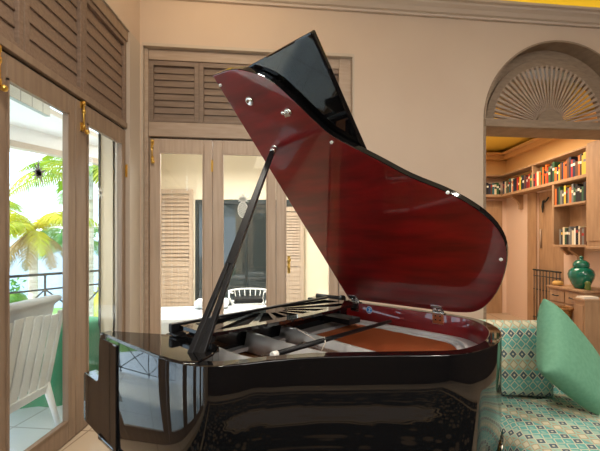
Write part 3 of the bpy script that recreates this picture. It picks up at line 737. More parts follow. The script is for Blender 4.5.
# white slatted armchair outside the left doors
vc = thing('veranda_armchair', 'white slatted wooden armchair seen from behind, just outside the left doors', 'armchair', (-1.92, 2.28, -.004), 0)
# local: +x towards the room (back of the chair), y along the wall
MB().box((-.62, -.36, .34), (.02, .36, .38)).build('seat', M['white'], vc, .006)
m = MB()
def slab(m, y0, y1, zb, zt, t=.012, xo=0):
    xa = lambda z: .02 + (z-.30)*.20 + xo
    P = [(xa(zb), y0, zb), (xa(zb), y1, zb), (xa(zt), y1, zt), (xa(zt), y0, zt)]
    A = [m.bm.verts.new(p) for p in P]; Bv = [m.bm.verts.new((p[0]-t, p[1], p[2])) for p in P]
    m.bm.faces.new(A); m.bm.faces.new(Bv[::-1])
    for k in range(4): m.bm.faces.new((A[k], A[(k+1) % 4], Bv[(k+1) % 4], Bv[k]))
for k in range(8):
    y = -.34+k*.085; mm = MB(); slab(mm, y, y+.068, .31, .90-.02*abs(k-3.5)*.6); mm.build('back_slat', M['white'], vc, .003)
mm = MB(); slab(mm, -.37, .37, .26, .32, .03, .012); mm.build('lower_back_rail', M['white'], vc, .004)
mm = MB(); slab(mm, -.37, .37, .80, .85, .03, -.02); mm.build('upper_back_rail', M['white'], vc, .004)
for sy in (-.36, .33):
    mm = MB(); slab(mm, sy, sy+.04, .26, .88, .03, .006); mm.build('back_post', M['white'], vc, .004)
    MB().tube([(.0, sy+.02, .36), (.10, sy+.03, .0)], [.028, .016], 8).build('leg', M['white'], vc)
    MB().tube([(-.58, sy+.02, .56), (-.60, sy+.02, .0)], .022, 8).build('leg', M['white'], vc)
    MB().box((-.64, sy-.02, .56), (.05, sy+.06, .585)).build('armrest', M['white'], vc, .005)
m = MB(); m.box((-.60,-.33,.385), (-.02,.33,.47)); m.build('seat_cushion', M['whitecloth'], vc, .03)
m = MB(); mm = m
A = [(-.10,.42),(-.02,.42),(.10,.93),(.16,.97),(.145,1.0),(.07,1.0),(.0,.93)]
V1 = [m.bm.verts.new((x, -.33, z)) for x, z in A]; V2 = [m.bm.verts.new((x, .33, z)) for x, z in A]
m.bm.faces.new(V1); m.bm.faces.new(V2[::-1])
for k in range(len(A)): m.bm.faces.new((V1[k], V1[(k+1) % len(A)], V2[(k+1) % len(A)], V2[k]))
m.build('back_cushion', M['whitecloth'], vc, .03)
# second lounge with a white cushion further out
sl = thing('veranda_lounger', 'white cushioned lounge seat by the veranda railing', 'lounge seat', (-3.12, 3.0, -.004), .5)
MB().box((-.35,-.4,.05), (.35,.4,.33)).build('base', M['white'], sl, .02)
MB().box((-.36,-.41,.33), (.36,.41,.48)).build('seat_cushion', M['whitecloth'], sl, .05)
MB().box((-.30,-.10,.48), (.36,.20,.98)).build('back_cushion', M['whitecloth'], sl, .07)
# green cloth covered table with white paper/box
gt = thing('green_draped_table', 'low veranda table draped to the floor in green cloth', 'table', (-2.26, 3.33, -.004), .3)
m = MB(); n = 40
rings = []
for r, z, wv in ((.0,.62,0), (.33,.62,0), (.35,.58,.01), (.38,.30,.02), (.40,.0,.03)):
    rings.append([m.bm.verts.new(((r+wv*math.sin(k*2*PI*8/n))*math.cos(2*PI*k/n), (r+wv*math.sin(k*2*PI*8/n))*math.sin(2*PI*k/n), z)) for k in range(n)] if r else [m.bm.verts.new((0,0,z))])
for k in range(n): m.bm.faces.new((rings[0][0], rings[1][k], rings[1][(k+1) % n]))
for A, B_ in zip(rings[1:], rings[2:]):
    for k in range(n): m.bm.faces.new((A[k], A[(k+1) % n], B_[(k+1) % n], B_[k]))
m.build('cloth', M['greencloth'], gt, smooth=True)

# ================================================================== GARDEN
st(MB().box((-60, 9, -3.2), (40, 24, -3.0)).build('ground_lawn', M['lawn']), 'green lawn below the veranda')
st(MB().box((-60, -30, -3.2), (-4.0, 9, -3.0)).build('ground_reflection_fill', M['porchfloor']), 'unseen pale ground added beside the veranda for its reflection')  # pale ground added to keep green out of the piano reflection
st(MB().box((-400, 24, -4.2), (300, 500, -4.0)).build('sea', M['sea']), 'pale blue sea beyond the garden')
st(MB().box((-400, -30, -4.2), (-60, 24, -4.0)).build('sea_side', M['sea']), 'pale blue sea to the side')
m = MB(); hr = random.Random(3)
pts = [(-330+i*12, 6+10*math.sin(i*.35)+5*math.sin(i*.9+1)+hr.uniform(-1,1)) for i in range(45)]
rows = []
for j, (yy, f_) in enumerate(((330, 0), (350, .6), (375, 1), (400, .8), (430, 0))):
    rows.append([m.bm.verts.new((x, yy, -4+max(0, h_)*f_)) for x, h_ in pts])
for A, B_ in zip(rows, rows[1:]):
    for k in range(len(pts)-1): m.bm.faces.new((A[k], A[k+1], B_[k+1], B_[k]))
st(m.build('hill_far', M['hill'], smooth=True), 'hazy hills across the water')

def palm(label, base, height, r, matl, nfr=16, flen=2.3, seed=0, droop=1.0, dry=0, group='palms in the garden'):
    rg_ = random.Random(seed); o = thing('palm_tree', label, 'palm tree', base, 0, group)
    P = [(.10*math.sin(t*2)*height*.1, .0, height*t) for t in [k/10 for k in range(11)]]
    MB().tube(P, [r*(1.25-.35*k/10) for k in range(11)], 12).build('trunk', M['trunk'], o)
    top = Vector(P[-1])
    m = MB()
    def frond(m, a, el, L, dr):
        pts = []; n = 14
        p = top.copy(); dirh = Vector((math.cos(a), math.sin(a), 0)); e = el
        for k in range(n+1):
            pts.append(p.copy()); e_ = el - (el+1.25*dr)*(k/n)**1.2
            p = p + (dirh*math.cos(e_)+Vector((0,0,1))*math.sin(e_))*L/n
        m.tube(pts, [.028*(1-.8*k/n)*L/2.3 for k in range(n+1)], 5)
        side = Vector((-math.sin(a), math.cos(a), 0))
        for k in range(1, n):
          for sub in (0, .33, .66):
            q = pts[k].lerp(pts[k+1], sub); tt = (pts[k+1]-pts[k]).normalized(); u_ = (k+sub)/n
            ll = L*.26*math.sin(PI*min(1, .12+u_*.86))**.7
            for sg in (1, -1):
                d_ = (side*sg*.8 + tt*.45 + Vector((0,0,-.55+rg_.uniform(-.2,.2)))).normalized(); wv = tt*.020*L/2.3
                a1 = q-wv; a2 = q+wv; b_ = q+d_*ll*.55+Vector((0,0,.03)); c_ = q+d_*ll+Vector((0,0,-.10*ll))
                v = [m.bm.verts.new(z) for z in (a1, a2, b_+wv*.9, c_, b_-wv*.9)]
                m.bm.faces.new(v)
    for k in range(nfr):
        frond(m, 2*PI*k/nfr+rg_.uniform(-.2,.2), rg_.uniform(-.1, 1.25), flen*rg_.uniform(.8,1.1), droop*rg_.uniform(.7,1.1))
    me = m.build('fronds', matl, o)
    if dry:
        m = MB()
        for k in range(dry): frond(m, 2*PI*k/dry+.3, rg_.uniform(-.7,-.2), flen*.8, 1.2)
        m.build('dry_fronds', M['palmbrown'], o)
    return o
palm('pale-trunked palm seen through the second left-hand glazed door', (-7.0, 11.6, -3), 6.6, .09, M['palm'], 13, 2.6, 1)
palm('yellowish palm with dry hanging fronds by the veranda railing', (-6.9, 9.0, -3), 4.7, .10, M['palmy'], 14, 1.7, 2, 1.1, 9)
palm('bright yellow palm at the left picture edge', (-9.8, 9.6, -3), 5.6, .16, M['palmy'], 16, 2.1, 3)
palm('deep green palm low behind the yellowish palm', (-11.2, 17.5, -3), 4.6, .17, M['palmd'], 18, 2.4, 4)
palm('small green palm at the far left of the garden', (-17.5, 19.5, -3), 6.2, .17, M['palm'], 14, 2.2, 5)
def bush(label, c, r, seed, matl):
    rg_ = random.Random(seed); m = MB()
    for k in range(420):
        a, b_ = rg_.uniform(0, 2*PI), math.acos(rg_.uniform(-.1, 1)); q = Vector((math.sin(b_)*math.cos(a)*r[0], math.sin(b_)*math.sin(a)*r[1], math.cos(b_)*r[2]))*rg_.uniform(.75, 1.05)
        s_ = .12*rg_.uniform(.7, 1.3); R = Matrix.Rotation(rg_.uniform(0, 6), 3, Vector((rg_.uniform(-1,1), rg_.uniform(-1,1), rg_.uniform(-1,1))).normalized())
        m.bm.faces.new([m.bm.verts.new(q+R@Vector(p)*s_) for p in ((-1,0,0),(0,.5,.2),(1.2,0,0),(0,-.5,.2))])
    m.lathe([(r[0]*.2,-.3),(r[0]*.8,0),(r[0]*.75,r[2]*.4),(r[0]*.4,r[2]*.72),(.05,r[2]*.8)], n=14)
    o = m.build('garden_bush', matl, loc=c); tag(o, label, 'bush', 'bushes in the garden')
bush('rounded green bush below the veranda railing', (-9.0, 12.2, -3), (1.1, .9, 1.6), 1, M['hedge'])
bush('low yellow green bush behind the pale palm trunk', (-6.6, 13.8, -3), (1.3, 1.0, 1.7), 2, M['hedge'])
bush('green bush under the bright yellow palm', (-12.6, 12.6, -3), (1.2, 1.0, 1.9), 3, M['hedge'])

bush('tall feathery yellow green shrub filling the gap below the palms', (-8.9, 16.6, -3), (1.5, .8, 3.0), 8, M['palmy'])
bush('tall deep green shrub left of the pale palm trunk', (-13.4, 16.4, -3), (1.1, .8, 2.7), 9, M['palmd'])
# ================================================================== PIANO
# local frame: x towards the keyboard, y from the hinge (bass) side to the curved (treble) side, z up
pu = math.atan2(.68250404, -.73088182)
pn = thing('grand_piano', 'black grand piano with its red mahogany lid propped open', 'piano', (.752, 1.880, 0), pu)
pn.location = (.752, 1.880, 0)
RT = 1.0
outer = [(.885,1.388),(.6,1.377),(.40,1.362),(.30,1.345),(.235,1.318),(.19,1.28),(.146,1.215),(.10,1.125),(.012,.998),(-.13,.846),(-.305,.665),(-.36,.55),(-.377,.40),(-.345,.22),(-.28,.09),(-.19,.005),(-.09,-.028),(.05,-.035),(.3,-.035),(.6,-.035),(.885,-.035)]
outS = cat_rom(outer, 5)
innS = offset(outS, .048)
m = MB(); m.wall(outS, innS, .56, RT-.004)
rim = m.build('rim', [M['black'], M['mahog']], pn)
# inner faces of the rim are mahogany: pick by comparing with the outline centre
me = rim.data
cen = Vector((.2, .7))
for p in me.polygons:
    c = p.center; nrm = p.normal
    if abs(nrm.z) < .3:
        dmin = min(((c.x-q[0])**2+(c.y-q[1])**2, 0) for q in innS); dmo = min(((c.x-q[0])**2+(c.y-q[1])**2, 1) for q in outS)
        if dmin[0] < dmo[0] and c.x < .62: p.material_index = 1
b_ = rim.modifiers.new('bevel', 'BEVEL'); b_.width = .004; b_.segments = 2; b_.limit_method = 'ANGLE'; b_.angle_limit = .9
# cap along the rim edge (black-brown)
# treble arm top and bass arm top
armT = [(.885,1.386),(.6,1.375),(.40,1.36),(.30,1.343),(.25,1.30),(.285,1.225),(.36,1.15),(.60,1.18),(.80,1.30),(.885,1.345)]
m = MB(); m.prism(armT, RT-.20, RT); m.build('treble_arm', M['black'], pn, .006)
armB = [(.885,-.034),(.605,-.034),(.605,.08),(.885,.08)]
m = MB(); m.prism(armB, RT-.20, RT); m.build('bass_arm', M['black'], pn, .006)
# key slip step and keybed
def sideprof(y0, y1, name):
    prof = [(.70,.56),(.70,RT-.02),(.885,RT-.02),(.893,RT-.06),(.897,RT-.17),(.905,RT-.205),(.935,RT-.218),(1.09,RT-.220),(1.10,RT-.235),(1.10,.575),(1.085,.56)]
    m = MB(); A = [m.bm.verts.new((x, y0, z)) for x, z in prof]; Bv = [m.bm.verts.new((x, y1, z)) for x, z in prof]
    m.bm.faces.new(A); m.bm.faces.new(Bv[::-1])
    for k in range(len(prof)): m.bm.faces.new((A[k], A[(k+1) % len(prof)], Bv[(k+1) % len(prof)], Bv[k]))
    return m.build(name, M['black'], pn, .004)
sideprof(1.335, 1.3885, 'key_cheek'); sideprof(-.0355, .03, 'key_cheek')
m = MB(); m.box((.66, .03, .56), (1.035, 1.335, .60)); m.build('key_bed', M['black'], pn, .003)
m = MB(); m.box((1.0, .031, .601), (1.04, 1.334, .69)); m.build('key_slip', M['black'], pn, .004)
m = MB(); m.box((.70, .10, .60), (.80, 1.26, .83)); m.build('fallboard', M['black'], pn, .01)
m = MB()
for k in range(52): m.box((.80, .12+k*.0216, .70), (.985, .12+k*.0216+.0206, .722))
kw = m.build('white_keys', M['paper'], pn); kw['label'] = 'ivory white piano keys'
m = MB(); kk = [0,1,3,4,5]
for o_ in range(-1, 8):
    for q in (1,2,4,5,6):
        idx = o_*7+q+1
        if 1 <= idx < 52: m.box((.80, .12+idx*.0216-.006, .722), (.915, .12+idx*.0216+.006, .734))
m.build('black_keys', M['matblack'], pn)
m = MB()
bot = offset(outS, .02); m.prism([p for p in bot], .56, .58); m.build('bottom_panel', M['matblack'], pn)
m = MB(); m.wall(offset(outS, -.006), offset(outS, .01), .556, .574); m.build('bottom_moulding', M['black'], pn)
# interior
inn2 = offset(outS, .05)
m = MB(); m.prism(inn2, RT-.17, RT-.155); m.build('soundboard', M['board'], pn)
# iron plate: band round the bass side and tail
plo = offset(outS[:], .052)
i0 = min(range(len(outS)), key=lambda i: (outS[i][0]-.0)**2+(outS[i][1]-1.0)**2)
bandw = [.062+.055*max(0, min(1, (i-i0)/25)) for i in range(len(outS))]
pin = []
for i, p in enumerate(outS):
    q = offset(outS, .052+bandw[i])[i]; pin.append(q)
m = MB(); m.wall(plo[i0-8:-4], pin[i0-8:-4], RT-.125, RT-.105); m.build('iron_plate', M['plate'], pn, .004)
m = MB(); bead_o = offset(outS, .125); bead_i = offset(outS, .140); m.wall(bead_o[i0+22:-6], bead_i[i0+22:-6], RT-.11, RT-.09); m.build('plate_rib', M['plate'], pn, .003)
def strut(p0, p1, w, h, name='plate_strut', z=RT-.10, bow=.04):
    """curved cast bar, deep at the keyboard end"""
    n = 10; P0 = Vector(p0); P1 = Vector(p1); d_ = (P1-P0); nn = Vector((-d_.y, d_.x)).normalized()
    c = [P0 + d_*t + nn*bow*math.sin(PI*t) for t in [k/n for k in range(n+1)]]
    m = MB(); V = []
    for k, q in enumerate(c):
        f = k/n; ww = w*(1.0+.9*abs(2*f-1)**3)/2.6; zt = z + .012 - .02*math.sin(PI*f); zb = zt-h
        V.append([m.bm.verts.new(v) for v in ((q.x-nn.x*ww*1.5, q.y-nn.y*ww*1.5, zb), (q.x-nn.x*ww*.6, q.y-nn.y*ww*.6, zt), (q.x+nn.x*ww*.6, q.y+nn.y*ww*.6, zt), (q.x+nn.x*ww*1.5, q.y+nn.y*ww*1.5, zb))])
    for A, B_ in zip(V, V[1:]):
        for k in range(4): q = m.bm.faces.new((A[k], B_[k], B_[(k+1) % 4], A[(k+1) % 4])); q.smooth = k != 3
    m.bm.faces.new(V[0]); m.bm.faces.new(V[-1][::-1])
    return m.build(name, M['plate'], pn)
strut((.60, 1.075), (.17, 1.045), .028, .085, bow=.02, z=RT-.06)
strut((.60, .82), (-.04, .80), .032, .085, bow=.03, z=RT-.065)
strut((.60, .585), (-.16, .665), .038, .08, bow=.04, z=RT-.075)
# pin block web and tuning pin field
m = MB(); m.prism([(.52,.07),(.66,.07),(.66,1.14),(.56,1.14),(.58,.9),(.56,.6),(.53,.3)], RT-.135, RT-.118); m.build('pin_block', M['plate'], pn)
m = MB(); m.box((.62, .05, RT-.20), (.70, 1.19, RT-.01)); m.build('stretcher', M['black'], pn, .004)
# strings: copper bass strings crossing, steel treble strings
m = MB()
for k in range(46):
    t = k/45
    a = Vector((.46, .10+.44*t, RT-.108)); b = Vector((-.30+.10*t*t, .16+.47*t, RT-.118)) if True else None
    m.tube([a, b], .0026, 4, caps=False)
o = m.build('bass_strings', M['string'], pn); o['kind'] = 'stuff'; o['label'] = 'copper wound bass strings'
m = MB()
for k in range(60):
    t = k/59
    a = Vector((.44, .60+.55*t, RT-.115)); b = Vector((-.22+.42*t, .62+.50*t, RT-.13))
    m.tube([a, b], .0011, 3, caps=False)
o = m.build('treble_strings', M['chrome'], pn); o['kind'] = 'stuff'; o['label'] = 'thin steel treble strings'
# orange-red felt and soundboard field under the bass strings
m = MB(); m.prism([(.50,.11),(.50,.50),(.0,.56),(-.20,.60),(-.29,.46),(-.28,.30),(-.16,.18),(.1,.125)], RT-.150, RT-.128); o = m.build('string_felt', M['felt'], pn); o['label'] = 'orange brown felt under the bass strings'
# dampers
m = MB()
m.box((.40, .16, RT-.085), (.58, .27, RT-.055))
o = m.build('dampers', M['matblack'], pn)
m = MB(); m.box((.02, .70, RT-.14), (.30, .72, RT-.12)); m.box((.30, .90, RT-.14), (.10, .93, RT-.12)); m.build('bridge', M['string'], pn)

# music desk lying flat, with sunburst cut-outs
DZ = RT+.028
desk = bpy.data.objects.new('music_desk', None)
def desk_mesh():
    m = MB(); n = 13; cx_, cy_ = .598, .72; bmv = m.bm
    # outline: rear edge straight, front edge bowed with round corners, built as fan sectors with bars between slots
    def R_out(a):   # distance from centre to the outline in direction a
        d_ = Vector((-math.sin(a), math.cos(a)))
        best = 9
        for t in [i*.002 for i in range(20, 320)]:
            q = Vector((cx_, cy_)) + d_*t
            w = q.y
            front = .335 + .045*((w-.64)/.55)**2*1.2
            ok = (.225 < w < 1.185) and q.x > front
            for (ccx, ccy, rr) in ((.42, 1.115, .075), (.45, .295, .075)):
                if q.x < ccx and ((q.y > ccy) if ccy > .6 else (q.y < ccy)) and (q-Vector((ccx, ccy))).length > rr: ok = False
            if not ok: best = t; break
        return min(best, .60)
    def pt(a, r): return (cx_-math.sin(a)*r, cy_+math.cos(a)*r)
    A0, A1_ = .02, PI-.02
    ns = 9; seg = (A1_-A0)/ns
    for k in range(ns):
        a0 = A0+k*seg; sub = 6
        for j in range(sub):
            aa, ab = a0+seg*j/sub, a0+seg*(j+1)/sub
            ra_, rb_ = R_out(aa), R_out(ab)
            slot = 1 <= j < 5
            spans = [(.0, 1.0)] if not slot else [(.0, None), (None, 1.0)]
            if not slot:
                P = [pt(aa, .01), pt(aa, ra_), pt(ab, rb_), pt(ab, .01)]; m.prism(P, DZ, DZ+.014)
            else:
                m.prism([pt(aa, .01), pt(aa, .10), pt(ab, .10), pt(ab, .01)], DZ, DZ+.014)
                m.prism([pt(aa, ra_-.055), pt(aa, ra_), pt(ab, rb_), pt(ab, rb_-.055)], DZ, DZ+.014)
    return m
desk = desk_mesh().build('music_desk', M['black'], pn)
MB().box((.42, .22, DZ-.014), (.59, 1.06, DZ-.010)).build('desk_shade_sheet', M['gapshade'], desk)  # dark sheet added so the cut-outs look black with shade
desk['label'] = 'glossy music desk folded flat with sunburst cut-outs'
m = MB(); m.box((.598, .20, RT+.012), (.625, 1.215, RT+.048)); m.build('desk_ledge', M['matblack'], desk, .004)
for w_ in (.18, 1.14): MB().box((.40, w_, RT+.001), (.56, w_+.02, RT+.027)).build('desk_slide', M['matblack'], desk, .003)
m = MB(); m.box((.56, 1.17, RT+.002), (.62, 1.215, RT+.012)); m.build('desk_block', M['matblack'], desk, .003)
m = MB(); m.tube([(.60,.075,RT+.02),(.80,.075,RT+.02)], .017, 12); m.tube([(.58,.075,RT+.02),(.60,.075,RT+.02)], .024, 12); m.build('fallboard_pivot', M['matblack'], pn)

# props
LA = math.radians(46.2)
def lidpt(s, w, t=0): return Vector((s, w*math.cos(LA)-t*math.sin(LA), RT+w*math.sin(LA)+t*math.cos(LA)))
tip = lidpt(.454, 1.134, -.012); base = Vector((.345, 1.262, RT-.03)); 
d_ = tip-base; up_ = Vector((1,0,0)); sd = d_.cross(Vector((0,0,1))).normalized()
fk = base + d_*.42
m = MB()
def bar(m, a, b, s0, s1, wd0, wd1, dp0, dp1, sidev, off=0):
    t = (b-a).normalized(); q = t.cross(sidev).normalized()
    A = [m.bm.verts.new(a+sidev*(x*wd0+off)+q*y*dp0) for x, y in ((-1,-1),(1,-1),(1,1),(-1,1))]
    Bv = [m.bm.verts.new(b+sidev*(x*wd1+off*.4)+q*y*dp1) for x, y in ((-1,-1),(1,-1),(1,1),(-1,1))]
    m.bm.faces.new(A); m.bm.faces.new(Bv[::-1])
    for k in range(4): m.bm.faces.new((A[k], A[(k+1) % 4], Bv[(k+1) % 4], Bv[k]))
sdv = Vector((.55, .83, 0)); sdv = (sdv - d_.normalized()*sdv.dot(d_.normalized())).normalized()
vdir = Vector((math.cos(-pu), math.sin(-pu), 0)); vdir = (vdir - d_.normalized()*vdir.dot(d_.normalized())).normalized()
bar(m, base, fk, 0, 0, .0105, .0075, .016, .012, vdir, .020); bar(m, base, fk, 0, 0, .0105, .0075, .016, .012, vdir, -.020)
bar(m, base+d_*.0, base+d_*.16, 0, 0, .016, .012, .010, .010, vdir)
bar(m, fk-d_*.04, tip-d_*.02, 0, 0, .0165, .0105, .015, .010, vdir)
ps = m.build('lid_prop', M['matblack'], pn, .003); ps['label'] = 'black fluted prop stick holding up the lid'
MB().tube([tip-d_*.025, tip], .013, 12).build('prop_tip', M['chrome'], ps)
m = MB(); m.tube([Vector((.19,1.02,RT-.026)), Vector((.185,.20,RT-.040))], [.0115,.009], 8); hs = m.build('half_prop', M['matblack'], pn); hs['label'] = 'short black prop stick lying across the strings'
MB().tube([Vector((.19,1.045,RT-.026)), Vector((.19,1.02,RT-.026))], .012, 10).build('half_prop_tip', M['frost'], hs)
m = MB(); m.tube([Vector((.20,.765,RT-.085)), Vector((.172,.765,RT-.035)), Vector((.188,.75,RT-.018)), Vector((.206,.765,RT-.035)), Vector((.22,.75,RT-.045)), Vector((.37,.74,RT-.01))], .0025, 5); m.build('string_tie', M['paper'], hs)

# lid
lid = [(.566,1.513),(.453,1.50),(.372,1.468),(.285,1.400),(.232,1.310),(.182,1.205),(.135,1.12),(.061,1.045),(-.026,.963),(-.12,.872),(-.235,.785),(-.314,.705),(-.367,.62),(-.390,.524),(-.380,.412),(-.335,.268),(-.269,.139),(-.19,.05),(-.09,.022),(.05,.018),(.3,.018),(.585,.018)]
lidS = cat_rom(lid[:-1], 4) + [lid[-1]]
lo = MB(); lo.prism(lidS, 0, .030, smooth=False)
LO = lo.build('lid', [M['black'], M['mahog']], pn)
LO.location = (0, 0, RT); LO.rotation_euler = (LA, 0, 0)
LO['label'] = 'raised lid with red mahogany underside'
for p in LO.data.polygons:
    if p.normal.z < -.9: p.material_index = 1
bv = LO.modifiers.new('bevel', 'BEVEL'); bv.width = .005; bv.segments = 3; bv.limit_method = 'ANGLE'; bv.angle_limit = .7
# black outer lip around the underside and a thin mahogany liner
m = MB(); m.box((.045, .02, .033), (.566, 1.475, .060)); fl_ = m.build('front_flap', M['black'], LO, .006); fl_['label'] = 'black front flap folded back onto the lid'
m = MB(); m.tube([(.570,.02,.031),(.570,1.47,.031)], .006, 8); m.build('flap_hinge', M['chrome'], LO)
def cup(s, w, r=.016, h=.012, nm='chrome_cup'):
    m = MB(); m.lathe([(r*.4,0),(r,-.001),(r,-h*.5),(r*.75,-h),(r*.5,-h),(r*.45,-h*.4),(.001,-h*.35)], (s, w, 0), 18)
    return m.build(nm, M['chrome'], LO)
cup(.443, 1.359, .020, .010); cup(.276, 1.262, .018, .016); cup(.454, 1.134, .013, .012, 'prop_socket')
m = MB(); m.lathe([(.004,-.010),(.008,-.012),(.008,-.022),(.004,-.024)], (.292, 1.270, 0), 10); m.box((.262,1.25,-.02), (.29,1.262,-.006)); m.build('socket_catch', M['chrome'], LO)
for s, w in ((.549,1.466),(.146,1.09),(-.241,.784),(-.362,.430)):
    m = MB(); m.lathe([(.006,0),(.007,-.006),(.004,-.010),(.001,-.010)], (s, w, 0), 12); m.build('bumper', M['frost'], LO)
# hinges
for s in (.535, .005):
    h_ = MB(); h_.box((s-.030, -.002, .0), (s+.030, .062, -.004)); ho = h_.build('hinge_leaf', M['chrome'], LO, .001)
    m = MB(); m.tube([(s-.022, .0, -.006), (s+.022, .0, -.006)], .006, 10)
    for sx in (-.012, .012): m.lathe([(.004,-.004),(.005,-.007),(.001,-.009)], (s+sx, .032, 0), 8)
    m.build('hinge_barrel', M['chrome'], ho)
    m = MB(); m.box((s-.030, .0125, RT-.058), (s+.030, .0175, RT-.002)); m.box((s-.030,-.02,RT-.003), (s+.030,.0175,RT+.001)); ro = m.build('hinge_plate', M['chrome'], pn, .001)
    m = MB()
    for sx in (-.012, .012):
        for zz in (.015, .036): m.lathe([(.004,0),(.004,.002),(.001,.003)], M=Matrix.Translation((s+sx, .0175, RT-zz)) @ Matrix.Rotation(-PI/2, 4, 'X'), n=8)
    m.build('hinge_screws', M['matblack'], ro)
# round blue sticker on the inner rim
RS = Matrix.Translation((.43, .0145, RT-.038)) @ Matrix.Rotation(-PI/2, 4, 'X')
m = MB(); m.lathe([(.022,0),(.022,.0008)], M=RS, n=28); sk = m.build('round_sticker', M['stickerwhite'], pn); sk['label'] = 'round blue and white sticker'
m = MB(); m.lathe([(.0195,.0008),(.0195,.0014)], M=RS, n=28); m.build('sticker_disc', M['stickerblue'], sk)
m = MB()
P = lambda x, z: Vector((.43-x, .0163, RT-.038+z))
m.tube([P(-.007,.010), P(.003,.011), P(.007,.006), P(.003,.001), P(-.003,-.001), P(.004,-.005)], .0016, 6); m.tube([P(-.012,-.011), P(.012,-.011)], .0014, 6); m.build('sticker_mark', M['stickerwhite'], sk)
# legs and pedals (below the picture)
for x, y in ((.80, 1.20), (.80, .12), (-.18, .45)):
    m = MB(); m.prism([(-.055,-.055),(.055,-.055),(.055,.055),(-.055,.055)], .47, .558, Matrix.Translation((x, y, 0)))
    P = [(x, y, .47), (x, y, .10)]
    m.tube(P, [.058, .036], 8); lg = m.build('leg', M['black'], pn)
    m = MB(); m.lathe([(.012,.06),(.02,.08),(.02,.10)], (x, y, 0), 12); m.tube([(x-.012, y, .028), (x+.012, y, .028)], .028, 14); m.build('caster', M['brass'], lg)
m = MB(); m.box((.60,.56,.20), (.66,.60,.56)); m.box((.60,.76,.20), (.66,.80,.56)); m.box((.57,.52,.10), (.70,.84,.20)); ly_ = m.build('pedal_lyre', M['black'], pn, .006)
for k in range(3): MB().box((.70, .60+k*.07, .12), (.80, .63+k*.07, .135)).build('pedal', M['brass'], ly_, .003)

# ================================================================== CHAISE with cushions
def pillow_mesh(w, h, t, n=18, pinch=.10, sag=0):
    """soft cushion standing in the x-z plane, centred on x, base at z=0; UV in metres"""
    bm = bmesh.new(); uvl = bm.loops.layers.uv.new('UVMap'); G = {}
    for side in (1, -1):
        for i in range(n+1):
            for j in range(n+1):
                u, v = i/n*2-1, j/n*2-1
                edge = max(abs(u), abs(v))
                prof = ((1-u**4)*(1-v**4))**.45 if edge < 1 else 0
                x = u*w/2*(1-pinch*(1-abs(u)**0)*0-pinch*.5*(1-v*v)*abs(u)**2*.6); z = v*h/2*(1-pinch*.5*(1-u*u)*abs(v)**2*.6); z = (z+h/2)*(1-sag*((u+1)/2)**1.3)-h/2
                y = -side*t/2*prof
                key = (i, j, side if edge < 1 else 0)
                if key not in G: G[key] = (bm.verts.new((x, y, z+h/2)), (u*w/2, v*h/2))
    for side in (1, -1):
        for i in range(n):
            for j in range(n):
                ks = [(i, j), (i+1, j), (i+1, j+1), (i, j+1)]
                if side < 0: ks = ks[::-1]
                vs = []
                for a, b in ks:
                    e = max(abs(a/n*2-1), abs(b/n*2-1)) >= 1
                    vs.append(G[(a, b, 0 if e else side)])
                f = bm.faces.new([q[0] for q in vs]); f.smooth = True
                for lp, q in zip(f.loops, vs): lp[uvl].uv = q[1]
    return bm
def pillow(name, label, loc, rot, w, h, t, matl, parent=None, cat='cushion', piping=None, group=None, sag=0):
    bm = pillow_mesh(w, h, t, sag=sag); me = bpy.data.meshes.new(name); bm.to_mesh(me); bm.free(); me.materials.append(matl)
    o = bpy.data.objects.new(name, me); C.objects.link(o); o.location = loc; o.rotation_euler = rot
    s = o.modifiers.new('sub', 'SUBSURF'); s.levels = 1; s.render_levels = 1
    if parent: o.parent = parent
    else: tag(o, label, cat, group)
    return o
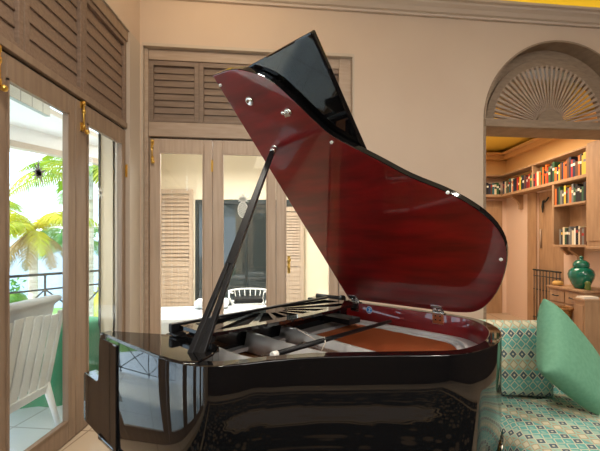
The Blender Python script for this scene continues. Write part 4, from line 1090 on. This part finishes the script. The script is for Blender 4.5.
def softbox(name, matl, parent, size, n=14, r=.10, rot_uv=0, crown=.05):
    """upholstered block with rounded edges, domed top and a UV map in metres"""
    sx, sy, sz = size; bm = bmesh.new(); uvl = bm.loops.layers.uv.new('UVMap')
    bmesh.ops.create_cube(bm, size=2)
    bmesh.ops.subdivide_edges(bm, edges=bm.edges[:], cuts=n, use_grid_fill=True)
    info = {}
    for v in bm.verts:
        info[v] = v.co.copy()
    for f in bm.faces:
        nrm = f.normal.copy(); f.smooth = True
        for lp in f.loops:
            c = info[lp.vert]; x, y, z = c.x*sx/2, c.y*sy/2, c.z*sz/2
            if abs(nrm.z) > .5: a, b = x, y
            elif abs(nrm.y) > .5: a, b = x, -sy/2+(z-sz/2)*(1 if nrm.y < 0 else -1)
            else: a, b = (sx/2-(z-sz/2))*(1 if nrm.x > 0 else -1), y
            lp[uvl].uv = (a*math.cos(rot_uv)-b*math.sin(rot_uv), a*math.sin(rot_uv)+b*math.cos(rot_uv))
    for v in bm.verts:
        c = info[v]; p = Vector((c.x*sx/2, c.y*sy/2, c.z*sz/2)); core = Vector([max(-(s/2-r), min(s/2-r, q)) for s, q in zip((sx, sy, sz), p)])
        d_ = p-core
        if d_.length > 0: p = core + d_.normalized()*min(r, d_.length)
        p.z += crown*(1-c.x**2)*(1-c.y**2)*(1 if c.z > 0 else 0)
        v.co = p + Vector((0, 0, sz/2))
    me = bpy.data.meshes.new(name); bm.to_mesh(me); bm.free(); me.materials.append(matl)
    o = bpy.data.objects.new(name, me); C.objects.link(o); o.parent = parent
    return o
ch = thing('upholstered_chaise', 'low chaise upholstered in teal and tan lozenge fabric beside the piano tail', 'chaise', (1.47, 1.66, 0), -.10)
q = softbox('seat', M['fabric'], ch, (1.02, .86, .36), r=.09, rot_uv=.89, crown=.03); q.location = (0, 0, .14)
q = softbox('backrest', M['fabric'], ch, (.62, .16, .40), r=.07, crown=0, n=10); q.location = (-.20, .48, .36)
for x, y in ((-.42,-.34),(.42,-.34),(-.42,.34),(.42,.34)):
    MB().tube([(x, y, .16), (x, y, .012)], [.03, .02], 8).build('leg', M['matblack'], ch)
pillow('patterned_cushion', 'square lozenge-patterned cushion leaning behind the green pillow', (1.20, 1.965, .508), (-.14, 0, -.08), .44, .44, .15, M['fabric'])
pillow('green_pillow', 'plain mint green pillow standing on its corner on the chaise', (1.292, 1.665, .645), (-.446, .609, .256), .44, .44, .15, M['greenpillow'], sag=.32)

# rug on the floor behind/below the viewer, mirrored in the piano side
rg2 = MB().box((-2.2, -2.4, 0), (2.2, 1.7, .01)).build('patterned_rug', M['rug']); rg2.location = (.8, -.65, .001); tag(rg2, 'dark patterned rug mirrored in the side of the piano', 'rug')
